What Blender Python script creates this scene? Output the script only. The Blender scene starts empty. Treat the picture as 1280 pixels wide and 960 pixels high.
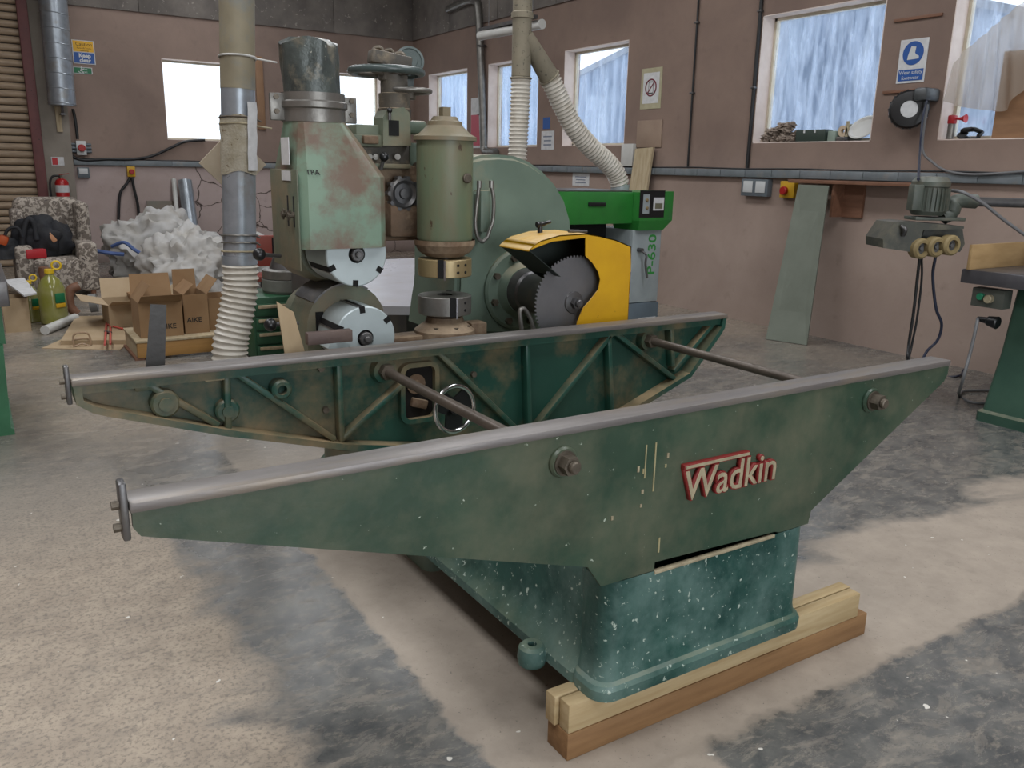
import bpy, bmesh, math, random
from mathutils import Vector, Matrix, noise
R = random.Random(7)
SC = bpy.context.scene
COL = SC.collection
PI = math.pi

# ---------------------------------------------------------------- camera (calibrated from vanishing points, 1280x960 frame)
FPX, YAW, PITCH, ROLL, CAMH = 1050.7, 0.5661, 0.25189, 0.02138, 1.5
CF = Vector((math.sin(YAW)*math.cos(PITCH), math.cos(YAW)*math.cos(PITCH), -math.sin(PITCH)))
_r = Vector((math.cos(YAW), -math.sin(YAW), 0)); _u = _r.cross(CF)
CR = _r*math.cos(ROLL) + _u*math.sin(ROLL); CU = -_r*math.sin(ROLL) + _u*math.cos(ROLL)
CC = Vector((0, 0, CAMH))
cam = bpy.data.cameras.new('camera'); camo = bpy.data.objects.new('camera', cam); COL.objects.link(camo)
m3 = Matrix((CR, CU, -CF)).transposed().to_4x4(); m3.translation = CC; camo.matrix_world = m3
cam.sensor_fit = 'HORIZONTAL'; cam.sensor_width = 36; cam.lens = FPX*36/1280; cam.clip_start = .05; cam.clip_end = 200
SC.camera = camo
def pix(x, y, ax, val):
    d = CF + CR*((x-640)/FPX) - CU*((y-480)/FPX)
    return CC + d*((val-CC[ax])/d[ax])
def PX(x, y, v): return pix(x, y, 0, v)
def PY(x, y, v): return pix(x, y, 1, v)
def PZ(x, y, v=0.0): return pix(x, y, 2, v)

# ---------------------------------------------------------------- world, lights, exposure
SC.view_settings.view_transform = 'Standard'; SC.view_settings.look = 'None'
SC.view_settings.exposure = 0.1; SC.view_settings.gamma = 1.0; SC.view_settings.use_curve_mapping = False
w = bpy.data.worlds.new('overcast_sky'); SC.world = w; w.use_nodes = True
bg = w.node_tree.nodes['Background']; bg.inputs[0].default_value = (0.80, 0.90, 1.0, 1); bg.inputs[1].default_value = 1.9
def area(name, loc, rot, sx, sy, watts, col):
    l = bpy.data.lights.new(name, 'AREA'); l.shape = 'RECTANGLE'; l.size = sx; l.size_y = sy; l.energy = watts; l.color = col
    o = bpy.data.objects.new(name, l); COL.objects.link(o); o.location = loc; o.rotation_euler = rot; return o
for i, (x, y) in enumerate(((-0.6, 1.0), (3.6, 1.0), (-0.6, 6.6), (3.6, 6.6), (3.0, 11.3))):       # daylight through the translucent roof sheets
    area('rooflight_daylight', (x, y, 5.02), (0, 0, 0), 1.1, 3.6, (135, 135, 105, 105, 75)[i], (0.97, 0.98, 1.0))
area('doorway_daylight', (1.0, -4.75, 1.9), (PI/2, 0, 0), 4.2, 3.4, 150, (0.97, 0.98, 1.0))   # the open doorway behind the photographer

# ---------------------------------------------------------------- materials
def lin(h):
    if isinstance(h, str):
        h = h.lstrip('#'); h = [int(h[i:i+2], 16)/255 for i in (0, 2, 4)]
    return tuple(((c/12.92) if c <= .04045 else ((c+.055)/1.055)**2.4) for c in h) + (1,)
class NT:
    def __init__(s, name):
        s.m = bpy.data.materials.new(name); s.m.use_nodes = True; s.t = s.m.node_tree; s.n = s.t.nodes
        s.b = s.n['Principled BSDF']; s.out = s.n['Material Output']
    def add(s, typ, **kw):
        n = s.n.new(typ)
        for k, v in kw.items():
            if k.startswith('_'): setattr(n, k[1:], v)
            else: n.inputs[k].default_value = v
        return n
    def link(s, a, b): s.t.links.new(a, b)
    def pos(s, obj=True, scale=None):
        c = s.add('ShaderNodeTexCoord') if obj else s.add('ShaderNodeNewGeometry')
        o = c.outputs['Object'] if obj else c.outputs['Position']
        if scale:
            mp = s.add('ShaderNodeMapping'); mp.inputs['Scale'].default_value = scale; s.link(o, mp.inputs[0]); o = mp.outputs[0]
        return o
    def noise(s, vec, scale, detail=5, rough=.55, dist=0):
        n = s.add('ShaderNodeTexNoise', Scale=scale, Detail=detail, Roughness=rough, Distortion=dist); s.link(vec, n.inputs['Vector']); return n.outputs['Fac']
    def ramp(s, fac, stops):
        r = s.add('ShaderNodeValToRGB'); e = r.color_ramp.elements
        while len(e) < len(stops): e.new(.5)
        for q, (p, c) in zip(e, stops): q.position = p; q.color = c if len(c) == 4 else (*c, 1)
        s.link(fac, r.inputs[0]); return r.outputs[0]
    def bw(s, fac, a, b): return s.ramp(fac, [(a, (0, 0, 0, 1)), (b, (1, 1, 1, 1))])
    def mix(s, fac, a, b):
        n = s.add('ShaderNodeMix', _data_type='RGBA')
        for v, i in ((fac, 0), (a, 6), (b, 7)):
            if hasattr(v, 'links'): s.link(v, n.inputs[i])
            else: n.inputs[i].default_value = v
        return n.outputs[2]
    def math(s, op, a, b=None):
        n = s.add('ShaderNodeMath', _operation=op)
        for v, i in ((a, 0), (b, 1)):
            if v is None: continue
            if hasattr(v, 'links'): s.link(v, n.inputs[i])
            else: n.inputs[i].default_value = v
        return n.outputs[0]
    def bump(s, h, strength=.3, dist=.01):
        n = s.add('ShaderNodeBump', Strength=strength, Distance=dist); s.link(h, n.inputs['Height']); s.link(n.outputs[0], s.b.inputs['Normal'])
def mat(name, c1, c2=None, scale=6, rough=.6, metal=0, spots=None, spot_scale=40, spot_t=.66, dust=None, dust_t=(.5, .7), dust_scale=5, dust_a=1.0, bump=.12, bscale=None, stretch=None, up_dust=None, spec=.5):
    k = NT(name); v = k.pos(False, stretch)
    c = lin(c1); f = k.noise(v, scale, 6)
    col = k.mix(k.bw(f, .35, .68), c, lin(c2)) if c2 else c
    if dust: col = k.mix(k.math('MULTIPLY', k.bw(k.noise(v, dust_scale, 8, .66), *dust_t), dust_a), col, lin(dust))
    if up_dust:
        g = k.add('ShaderNodeNewGeometry'); sp = k.add('ShaderNodeSeparateXYZ'); k.link(g.outputs['Normal'], sp.inputs[0])
        ff = k.math('MULTIPLY', k.bw(sp.outputs[2], .35, .9), k.bw(k.noise(v, 9, 5), .25, .7)); col = k.mix(ff, col, lin(up_dust))
    if spots: col = k.mix(k.bw(k.noise(v, spot_scale, 4, .6), spot_t, spot_t+.025), col, lin(spots))
    if hasattr(col, 'links'): k.link(col, k.b.inputs['Base Color'])
    else: k.b.inputs['Base Color'].default_value = col
    k.b.inputs['Metallic'].default_value = metal; k.b.inputs['Specular IOR Level'].default_value = spec
    rr = k.add('ShaderNodeMapRange'); rr.inputs['To Min'].default_value = max(rough-.12, .05); rr.inputs['To Max'].default_value = min(rough+.12, 1); k.link(f, rr.inputs[0]); k.link(rr.outputs[0], k.b.inputs['Roughness'])
    if bump: k.bump(k.noise(v, bscale or scale*6, 5), bump, .01)
    return k.m
def flat(name, c, rough=.6, metal=0, emit=None, spec=.5):
    k = NT(name); v = k.pos(False); f = k.noise(v, 14, 3)
    cc = lin(c); c2 = tuple(x*.86 for x in cc[:3]) + (1,)
    k.link(k.mix(f, cc, c2), k.b.inputs['Base Color'])
    k.b.inputs['Roughness'].default_value = rough; k.b.inputs['Metallic'].default_value = metal; k.b.inputs['Specular IOR Level'].default_value = spec
    return k.m

# ---------------------------------------------------------------- mesh helpers (all coordinates in world metres)
def V(*a): return Vector(a if len(a) == 3 else a[0])
def NB(): return bmesh.new()
def box(bm, x0, x1, y0, y1, z0, z1, bev=0, mtx=None, seg=2):
    t = bmesh.new(); bmesh.ops.create_cube(t, size=1)
    for v in t.verts: v.co = Vector(((x0+x1)/2 + v.co.x*(x1-x0), (y0+y1)/2 + v.co.y*(y1-y0), (z0+z1)/2 + v.co.z*(z1-z0)))
    if bev: bmesh.ops.bevel(t, geom=t.edges[:], offset=bev, segments=seg, affect='EDGES', profile=.5)
    merge(bm, t, mtx)
def merge(bm, t, mtx=None):
    if mtx is not None: t.transform(mtx)
    me = bpy.data.meshes.new('tmp'); t.to_mesh(me); t.free(); bm.from_mesh(me); bpy.data.meshes.remove(me)
def obox(bm, c, size, rot=(0, 0, 0), bev=0):
    from mathutils import Euler
    box(bm, -size[0]/2, size[0]/2, -size[1]/2, size[1]/2, -size[2]/2, size[2]/2, bev, Matrix.Translation(Vector(c)) @ Euler(rot).to_matrix().to_4x4())
def frame(axis):
    a = Vector(axis).normalized(); h = Vector((0, 0, 1)) if abs(a.z) < .9 else Vector((1, 0, 0))
    u = h.cross(a).normalized(); return u, a.cross(u), a
def lathe(bm, prof, org, axis=(0, 0, 1), seg=32, arc=None):
    u, v, a = frame(axis); org = Vector(org); rings = []
    for r, h in prof:
        if r < 1e-6: rings.append([bm.verts.new(org + a*h)])
        else: rings.append([bm.verts.new(org + a*h + (u*math.cos(2*PI*i/seg) + v*math.sin(2*PI*i/seg))*r) for i in range(seg)])
    for A, B in zip(rings, rings[1:]):
        for i in range(seg):
            j = (i+1) % seg
            if len(A) == 1 and len(B) == 1: continue
            if len(A) == 1: f = (A[0], B[j], B[i])
            elif len(B) == 1: f = (A[i], A[j], B[0])
            else: f = (A[i], A[j], B[j], B[i])
            try: bm.faces.new(f)
            except ValueError: pass
def cyl(bm, p0, p1, r, r1=None, seg=24, bev=0):
    p0, p1 = Vector(p0), Vector(p1); L = (p1-p0).length; r1 = r if r1 is None else r1
    if bev: pr = [(0, 0), (r-bev, 0), (r, bev), (r1, L-bev), (r1-bev, L), (0, L)]
    else: pr = [(0, 0), (r, 0), (r1, L), (0, L)]
    lathe(bm, pr, p0, p1-p0, seg)
def hexnut(bm, c, axis, r, h, rot=0):
    cyl(bm, c, Vector(c)+Vector(axis).normalized()*h, r, seg=6)
def cat(pts, n=8):
    p = [Vector(q) for q in pts]; p = [2*p[0]-p[1]] + p + [2*p[-1]-p[-2]]; out = []
    for i in range(1, len(p)-2):
        a, b, c, d = p[i-1:i+3]
        for k in range(n):
            t = k/n; out.append(.5*((2*b) + (c-a)*t + (2*a-5*b+4*c-d)*t*t + (3*b-a-3*c+d)*t**3))
    return out + [p[-2]]
SOFT = set()
def tube(bm, pts, r, seg=12, cap=True, closed=False):
    SOFT.add(id(bm))
    pts = [Vector(p) for p in pts]; n = len(pts); rings = []; u = None
    for i, p in enumerate(pts):
        if closed: t = pts[(i+1) % n]-pts[i-1]
        else: t = pts[min(i+1, n-1)]-pts[max(i-1, 0)]
        t.normalize()
        if u is None: u = frame(t)[0]
        u = (u - t*u.dot(t)).normalized(); v = t.cross(u); rr = r[i] if isinstance(r, (list, tuple)) else r
        rings.append([bm.verts.new(p + (u*math.cos(2*PI*k/seg) + v*math.sin(2*PI*k/seg))*rr) for k in range(seg)])
    rng = range(n) if closed else range(n-1)
    for i in rng:
        A, B = rings[i], rings[(i+1) % n]
        for k in range(seg):
            j = (k+1) % seg; bm.faces.new((A[k], A[j], B[j], B[k]))
    if cap and not closed: bm.faces.new(rings[0][::-1]); bm.faces.new(rings[-1])
def hose(bm, pts, r, pitch=.022, amp=.007, seg=22):
    c = cat(pts, 24); L = [0]
    for a, b in zip(c, c[1:]): L.append(L[-1]+(b-a).length)
    n = int(L[-1]/pitch)*5; out = []; rad = []; j = 0
    for i in range(n+1):
        s = L[-1]*i/n
        while j < len(L)-2 and L[j+1] < s: j += 1
        t = (s-L[j])/max(L[j+1]-L[j], 1e-9); out.append(c[j].lerp(c[j+1], t)); rad.append(r + amp*(.0, .55, 1, .55, 0)[i % 5] - amp*.4)
    tube(bm, out, rad, seg, False)
def torus(bm, c, axis, Rr, r, seg=40, s2=12):
    u, v, a = frame(axis); tube(bm, [Vector(c)+(u*math.cos(2*PI*i/seg)+v*math.sin(2*PI*i/seg))*Rr for i in range(seg)], r, s2, False, True)
def prism(bm, outline, d, holes=None):
    """outline: world points of a planar polygon, d: extrusion vector"""
    d = Vector(d); A = [bm.verts.new(Vector(p)) for p in outline]; B = [bm.verts.new(Vector(p)+d) for p in outline]; n = len(A)
    fa = bm.faces.new(A); fb = bm.faces.new(B[::-1])
    for i in range(n): bm.faces.new((A[i], B[i], B[(i+1) % n], A[(i+1) % n]))
    fa.normal_update(); fb.normal_update(); bmesh.ops.triangulate(bm, faces=[fa, fb])
def xz(pts, y): return [Vector((a, y, b)) for a, b in pts]
def rrect(x0, x1, y0, y1, r, n=5):
    out = []
    for cx, cy, a in ((x1-r, y1-r, 0), (x0+r, y1-r, 90), (x0+r, y0+r, 180), (x1-r, y0+r, 270)):
        for i in range(n+1):
            t = math.radians(a+90*i/n); out.append((cx+r*math.cos(t), cy+r*math.sin(t)))
    return out
def loft(bm, loops, cap0=True, cap1=True):
    L = [[bm.verts.new(Vector(p)) for p in l] for l in loops]
    for A, B in zip(L, L[1:]):
        n = len(A)
        for i in range(n): bm.faces.new((A[i], A[(i+1) % n], B[(i+1) % n], B[i]))
    if cap0: bm.faces.new(L[0][::-1])
    if cap1: bm.faces.new(L[-1])
def blob(bm, c, rad, seed=0, amp=.15, freq=3, sub=4, flat_bottom=None, ridge=False, crease=0):
    t = bmesh.new(); bmesh.ops.create_icosphere(t, subdivisions=sub, radius=1); c = Vector(c)
    for v in t.verts:
        n = v.co.normalized(); q = n*freq*.6 + Vector((seed*7.1, seed*3.3, seed*1.7))
        d = noise.fractal(q, 1, 2, 4)
        if ridge: d = .35-abs(d)*1.4
        if crease: d -= crease/amp*(abs(noise.noise(q*2.6+Vector((5, 1, 2))))*1.5 + abs(noise.noise(q*6))*.5)
        p = Vector((n.x*rad[0], n.y*rad[1], n.z*rad[2]))*(1+amp*d)
        v.co = c+p
        if flat_bottom is not None and v.co.z < flat_bottom: v.co.z = flat_bottom
    merge(bm, t)
WL = {}
def mk(name, bm, m, parent=None, ang=26, smooth=True):
    if id(bm) in SOFT: SOFT.discard(id(bm)); ang = 58
    bmesh.ops.remove_doubles(bm, verts=bm.verts[:], dist=1e-6)
    bmesh.ops.recalc_face_normals(bm, faces=bm.faces[:])
    xs = [v.co for v in bm.verts]
    lo = Vector([min(v[i] for v in xs) for i in range(3)]); hi = Vector([max(v[i] for v in xs) for i in range(3)])
    c = Vector(((lo.x+hi.x)/2, (lo.y+hi.y)/2, lo.z)); bm.transform(Matrix.Translation(-c))
    me = bpy.data.meshes.new(name); bm.to_mesh(me); bm.free()
    if smooth:
        me.polygons.foreach_set('use_smooth', [True]*len(me.polygons)); me.set_sharp_from_angle(angle=math.radians(ang))
    if m: me.materials.append(m)
    o = bpy.data.objects.new(name, me); COL.objects.link(o); WL[o.name] = c
    if parent: o.parent = parent; o.location = c-WL[parent.name]
    else: o.location = c
    return o
def thing(name, label, cat_, loc, group=None):
    o = bpy.data.objects.new(name, None); COL.objects.link(o); o.location = loc; WL[o.name] = Vector(loc); o.empty_display_size = .05
    return tag(o, label, cat_, group)
def tag(o, label, cat_, group=None):
    o['label'] = label; o['category'] = cat_
    if group: o['group'] = group
    return o
def struct(o, label=None):
    o['kind'] = 'structure'
    if label: o['label'] = label
    return o
def dupl(o, off, parent=None):
    """copy of one part, moved by off, under parent (or the same parent)"""
    c = o.copy(); COL.objects.link(c); p = parent or o.parent; WL[c.name] = WL[o.name]+Vector(off); c.parent = p
    c.location = WL[c.name]-(WL[p.name] if p else Vector()); return c
def text(name, s, size, org, ux, uy, m, parent, depth=.001, align='CENTER', offset=0, shear=0, sx=1):
    cu = bpy.data.curves.new('t', 'FONT'); cu.body = s; cu.size = size; cu.extrude = depth; cu.align_x = align; cu.align_y = 'CENTER'; cu.offset = offset; cu.shear = shear; cu.resolution_u = 3
    o = bpy.data.objects.new('t', cu); COL.objects.link(o); dg = bpy.context.evaluated_depsgraph_get()
    me = bpy.data.meshes.new_from_object(o.evaluated_get(dg)); bpy.data.objects.remove(o); bm = bmesh.new(); bm.from_mesh(me); bpy.data.meshes.remove(me)
    ux, uy = Vector(ux), Vector(uy); n = ux.cross(uy)
    M = Matrix((ux*sx, uy, n)).transposed().to_4x4(); M.translation = Vector(org); bm.transform(M)
    return mk(name, bm, m, parent, smooth=False)
def part(name, m, parent, *ops):
    bm = NB()
    for f, *a in ops:
        kw = a.pop() if a and isinstance(a[-1], dict) else {}
        f(bm, *a, **kw)
    return mk(name, bm, m, parent)
# ---------------------------------------------------------------- the room
XR, YL = 6.67, 13.87
def floor_material():
    k = NT('concrete_floor'); v = k.pos(False)
    sp = k.add('ShaderNodeSeparateXYZ'); k.link(v, sp.inputs[0]); X, Y = sp.outputs[0], sp.outputs[1]
    n1 = k.noise(v, 1.3, 6, .62, .4); n2 = k.noise(v, 7, 7, .65); n3 = k.noise(v, 70, 5, .7); n4 = k.noise(v, .55, 5, .6); n6 = k.noise(v, 16, 8, .75)
    mp = k.add('ShaderNodeMapping'); mp.inputs['Scale'].default_value = (1.3, 2.6, 1); mp.inputs['Rotation'].default_value = (0, 0, .5); k.link(v, mp.inputs[0]); n5 = k.noise(mp.outputs[0], 3.4, 10, .76, .5)
    wob = k.math('MULTIPLY', k.math('SUBTRACT', n2, .5), .16); wob2 = k.math('MULTIPLY', k.math('SUBTRACT', n1, .5), .9)
    def less(a, b, s=.02): # 1 where a<b
        r = k.add('ShaderNodeMapRange'); k.link(k.math('SUBTRACT', b, a) if hasattr(b, 'links') else k.math('SUBTRACT', b, a), r.inputs[0]); r.inputs[1].default_value = -s; r.inputs[2].default_value = s; return r.outputs[0]
    def AND(*a):
        o = a[0]
        for b in a[1:]: o = k.math('MULTIPLY', o, b)
        return o
    def NOT(a): return k.math('SUBTRACT', 1, a)
    Xw = k.math('ADD', X, wob); Yw = k.math('ADD', Y, wob); Xv = k.math('ADD', X, wob2); Yv = k.math('ADD', Y, wob2)
    dark = k.mix(k.bw(n2, .35, .7), lin('#4b4d4e'), lin('#74736f'))
    dark = k.mix(k.math('MULTIPLY', k.bw(n5, .50, .66), .55), dark, lin('#938a7e')); dark = k.mix(k.math('MULTIPLY', k.bw(k.noise(mp.outputs[0], 11, 9, .78, .3), .52, .62), .38), dark, lin('#a39a8c')); dark = k.mix(k.math('MULTIPLY', k.bw(n6, .56, .66), .35), dark, lin('#333536'))
    dust = k.mix(k.bw(n2, .3, .7), lin('#b0a392'), lin('#968a7c')); dust = k.mix(k.math('MULTIPLY', k.bw(n3, .50, .60), .6), dust, lin('#6b655e')); dust = k.mix(k.math('MULTIPLY', k.bw(n6, .52, .64), .45), dust, lin('#6f6962'))
    dust = k.mix(k.math('MULTIPLY', k.bw(n5, .52, .72), .45), dust, lin('#7b766f'))
    pale = k.mix(k.bw(n2, .3, .75), lin('#a59a8d'), lin('#8f857a')); pale = k.mix(k.bw(n3, .63, .67), pale, lin('#6f6962')); pale = k.mix(k.math('MULTIPLY', k.bw(n6, .54, .68), .3), pale, lin('#7b736a'))
    # dusty area left of the machine, dark polished slab patches elsewhere, pale new screed where the trenches were filled
    m_dust = AND(less(Xv, .52, .06), less(Y, 4.2, .9)); m_far = AND(less(4.4, Yv, 1.2), k.bw(n4, .40, .56))
    col = k.mix(k.math('MAXIMUM', m_dust, k.math('MULTIPLY', m_far, .75)), dark, dust)
    strip = AND(less(.97, Xw, .012), less(Xw, 2.38, .25), less(Y, 4.2, .6)); strip2 = AND(less(1.36, Yw, .012), less(Yv, 2.0, .06), less(1.0, X, .02))
    m_pale = k.math('MULTIPLY', k.math('MAXIMUM', strip, strip2), NOT(AND(less(Yw, 1.36, .012), less(1.5, Xw, .02)))); col = k.mix(m_pale, col, pale)
    # joint lines of the patches and white paint specks
    j = k.math('MULTIPLY', AND(less(k.math('ABSOLUTE', k.math('SUBTRACT', Yw, 1.36)), .014, .01), less(1.3, X, .05)), .55); col = k.mix(j, col, lin('#8f8579'))
    col = k.mix(k.bw(k.noise(v, 23, 2, .4), .765, .775), col, lin('#d5d2ca'))
    k.link(col, k.b.inputs['Base Color'])
    rg = k.add('ShaderNodeMapRange'); k.link(k.math('MAXIMUM', m_pale, k.math('MAXIMUM', m_dust, k.bw(n5, .54, .74))), rg.inputs[0]); rg.inputs[3].default_value = .27; rg.inputs[4].default_value = .8; k.link(rg.outputs[0], k.b.inputs['Roughness'])
    k.bump(k.math('ADD', k.math('MULTIPLY', n3, .3), n2), .22, .006)
    return k.m
def wall_material(name, up, low, split, crack=None, soft=.05):
    k = NT(name); v = k.pos(False); sp = k.add('ShaderNodeSeparateXYZ'); k.link(v, sp.inputs[0])
    n1 = k.noise(v, 1.1, 6, .62, .3); n2 = k.noise(v, 6, 6, .6); n3 = k.noise(v, 40, 4, .6)
    u = k.mix(k.bw(n1, .32, .7), lin(up[0]), lin(up[1])); l = k.mix(k.bw(n1, .32, .7), lin(low[0]), lin(low[1]))
    zz = k.math('ADD', sp.outputs[2], k.math('MULTIPLY', k.math('SUBTRACT', n2, .5), .12))
    r = k.add('ShaderNodeMapRange'); k.link(zz, r.inputs[0]); r.inputs[1].default_value = split-soft; r.inputs[2].default_value = split+soft
    col = k.mix(r.outputs[0], l, u)
    col = k.mix(k.math('MULTIPLY', k.bw(n2, .6, .75), .25), col, lin('#5d4f48'))
    if crack:
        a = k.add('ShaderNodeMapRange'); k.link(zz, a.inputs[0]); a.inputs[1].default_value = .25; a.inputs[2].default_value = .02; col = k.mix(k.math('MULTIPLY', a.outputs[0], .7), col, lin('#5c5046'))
        vo = k.add('ShaderNodeTexVoronoi', _feature='DISTANCE_TO_EDGE', Scale=2.6); wv = k.add('ShaderNodeMix', _data_type='RGBA'); wv.inputs[0].default_value = .12; k.link(v, wv.inputs[6])
        nn = k.add('ShaderNodeTexNoise', Scale=5, Detail=4); k.link(v, nn.inputs['Vector']); k.link(nn.outputs['Color'], wv.inputs[7]); k.link(wv.outputs[2], vo.inputs['Vector'])
        ln = k.bw(vo.outputs['Distance'], .006, .022); ln = k.math('SUBTRACT', 1, ln)
        m = ln
        for ax, lo, hi in crack:
            q = k.add('ShaderNodeMapRange', _interpolation_type='SMOOTHSTEP'); k.link(sp.outputs[ax], q.inputs[0]); q.inputs[1].default_value = lo; q.inputs[2].default_value = hi; m = k.math('MULTIPLY', m, q.outputs[0])
        col = k.mix(m, col, lin('#453a34'))
    k.link(col, k.b.inputs['Base Color']); k.b.inputs['Roughness'].default_value = .9
    k.bump(k.math('ADD', n2, k.math('MULTIPLY', n3, .3)), .25, .01)
    return k.m
M_floor = floor_material()
M_wallL = wall_material('plaster_left', ('#7b6a61', '#8f7c71'), ('#a1918b', '#b3a3a0'), 1.42, [(2, 1.55, 1.3), (0, 2.6, 3.0)])
M_wallR = wall_material('plaster_right', ('#75635a', '#877367'), ('#96847a', '#a69489'), 1.35, None, .5)
M_wallP = wall_material('plaster_plain', ('#7b6a61', '#8f7c71'), ('#a1918b', '#b3a3a0'), 1.4)
M_reveal = mat('window_reveal_plaster', '#d8cbc3', '#c4b4ab', 4, .85)
M_conc = mat('ring_beam_concrete', '#5d5854', '#77716b', 3, .9, spots='#8d8780', spot_scale=14, spot_t=.63, bump=.4)
M_wframe = mat('white_window_frame', '#cfc7b4', '#b5ab97', 6, .5)
M_ceil = mat('roof_sheet', '#a39d95', '#8f8981', 2, .9)

def holed(bm, u, v0, pts_u, pts_v, holes, th, flip=False):
    """wall slab in a plane: u = 'x' (plane x=v0, spans y,z) or 'y' (plane y=v0, spans x,z); outer face th further out"""
    def P(a, b, d): return Vector((v0+d, a, b)) if u == 'x' else Vector((a, v0+d, b))
    us = sorted({pts_u[0], pts_u[1], *[h[0] for h in holes], *[h[1] for h in holes]}); vs = sorted({pts_v[0], pts_v[1], *[h[2] for h in holes], *[h[3] for h in holes]})
    for a0, a1 in zip(us, us[1:]):
        for b0, b1 in zip(vs, vs[1:]):
            if any(h[0] <= a0 and a1 <= h[1] and h[2] <= b0 and b1 <= h[3] for h in holes): continue
            for d in (0, th): bm.faces.new([bm.verts.new(P(*q, d)) for q in ((a0, b0), (a1, b0), (a1, b1), (a0, b1))])
    for l in list(holes) + [(pts_u[0], pts_u[1], pts_v[0], pts_v[1])]:
        c = ((l[0], l[2]), (l[1], l[2]), (l[1], l[3]), (l[0], l[3]))
        for p, q in zip(c, c[1:]+c[:1]): bm.faces.new([bm.verts.new(P(*p, 0)), bm.verts.new(P(*q, 0)), bm.verts.new(P(*q, th)), bm.verts.new(P(*p, th))])
ZC = 5.1
b = NB(); box(b, -3.7, 6.92, -5.2, 14.1, -.12, 0); struct(mk('floor', b, M_floor, smooth=False), 'worn concrete floor with dusty and dark polished patches')
WR = [(2.84, 4.167), (4.78, 6.12), (8.12, 9.40), (9.99, 11.33), (11.96, 13.28)]; WZ = (1.785, 2.965)
WLx = [(2.60, 3.86), (4.72, 6.07)]
b = NB(); holed(b, 'x', XR, (-5, YL+.23), (0, ZC), [(a, c, *WZ) for a, c in WR], .25); struct(mk('wall_right', b, M_wallR, smooth=False), 'brown plastered workshop wall with a row of windows')
b = NB(); holed(b, 'y', YL, (-3.5, XR), (0, ZC), [(a, c, 1.80, 2.95) for a, c in WLx], .23); struct(mk('wall_left', b, M_wallL, smooth=False), 'brown plastered wall with cracked pinkish lower part')
b = NB(); box(b, -3.7, -3.5, -5, YL, 0, ZC); struct(mk('wall_side', b, M_wallP, smooth=False))
b = NB(); holed(b, 'y', -5.2, (-3.7, 6.92), (0, ZC), [(-1.1, 3.1, .02, 3.6)], .2); struct(mk('wall_behind', b, M_wallP, smooth=False))
b = NB(); box(b, -3.7, 6.92, -5.2, 14.1, ZC, ZC+.1); struct(mk('ceiling', b, M_ceil, smooth=False))

def glass_material(name, dirt):
    k = NT(name); v = k.pos(False, (1, 1, .25)); k.n.remove(k.b)
    tr = k.add('ShaderNodeBsdfTransparent'); gl = k.add('ShaderNodeBsdfGlossy', Roughness=.05); df = k.add('ShaderNodeBsdfTranslucent'); df.inputs[0].default_value = (.8, .87, 1, 1)
    m1 = k.add('ShaderNodeMixShader'); m1.inputs[0].default_value = .06; k.link(tr.outputs[0], m1.inputs[1]); k.link(gl.outputs[0], m1.inputs[2])
    f = k.math('MULTIPLY', k.bw(k.noise(v, 12, 6, .7), .35, .75), dirt); m2 = k.add('ShaderNodeMixShader'); k.link(f, m2.inputs[0]); k.link(m1.outputs[0], m2.inputs[1]); k.link(df.outputs[0], m2.inputs[2])
    k.link(m2.outputs[0], k.out.inputs[0]); return k.m
M_glass = glass_material('dusty_window_glass', .4)
M_clear = glass_material('window_glass', .1)
def window(n, plane, a0, a1, z0, z1, v0, label, gm):
    """timber frame with one pane set back in the reveal, sill board, painted reveal lining"""
    f = .035; b = NB(); d0, d1 = .16, .21
    def bb(bm, p0, p1, q0, q1, e0, e1, **k):
        if plane == 'x': box(bm, v0+e0, v0+e1, p0, p1, q0, q1, **k)
        else: box(bm, p0, p1, v0+e0, v0+e1, q0, q1, **k)
    for p0, p1, q0, q1 in ((a0, a1, z0, z0+f), (a0, a1, z1-f, z1), (a0, a0+f, z0, z1), (a1-f, a1, z0, z1)): bb(b, p0, p1, q0, q1, d0, d1)
    w_ = struct(mk('window_%d' % n, b, M_wframe, smooth=False), label)
    b = NB(); bb(b, a0+f, a1-f, z0+f, z1-f, d0+.02, d0+.026); mk('pane', b, gm, w_, smooth=False)
    b = NB(); t = .008
    for p0, p1, q0, q1 in ((a0, a1, z1-t, z1), (a0, a0+t, z0, z1), (a1-t, a1, z0, z1), (a0, a1, z0, z0+t)): bb(b, p0, p1, q0, q1, 0, d0)
    mk('reveal_lining', b, M_reveal, w_, smooth=False)
    return w_
desc = ['window draped with translucent plastic sheet', 'large window with rags and boxes on its sill', 'clear window behind the angled extraction hose', 'window behind the hanging extraction hose', 'far window in the right wall by the corner']
for i, (a, c) in enumerate(WR): window(i+1, 'x', a, c, *WZ, XR, desc[i], M_glass)
window(6, 'y', *WLx[0], 1.80, 2.95, YL, 'bright window beside the galvanised pipe', M_clear)
window(7, 'y', *WLx[1], 1.80, 2.95, YL, 'bright window behind the machine handwheels', M_clear)
# concrete ring beam round the top of both walls, in cast sections
for nm, side in (('trim_1', 'x'), ('trim_2', 'y')):
    b = NB(); L0, L1 = (-5, YL-.03) if side == 'x' else (-3.5, XR)
    def bb(bm, p0, p1, q0, q1, e0, e1, **k):
        if side == 'x': box(bm, XR-e1, XR-e0, p0, p1, q0, q1, **k)
        else: box(bm, p0, p1, YL-e1, YL-e0, q0, q1, **k)
    bb(b, L0, L1, 3.55, ZC, 0, .012); t_ = struct(mk(nm, b, M_conc, smooth=False), 'rough concrete ring beam above the plaster')
    p = L0; first = None
    while p < L1-.2:
        q = min(p+1.46, L1); b = NB(); bb(b, p+.006, q-.006, 3.545, ZC, .012, .028, bev=.004); mk('concrete_section', b, M_conc, t_); p = q
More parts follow.
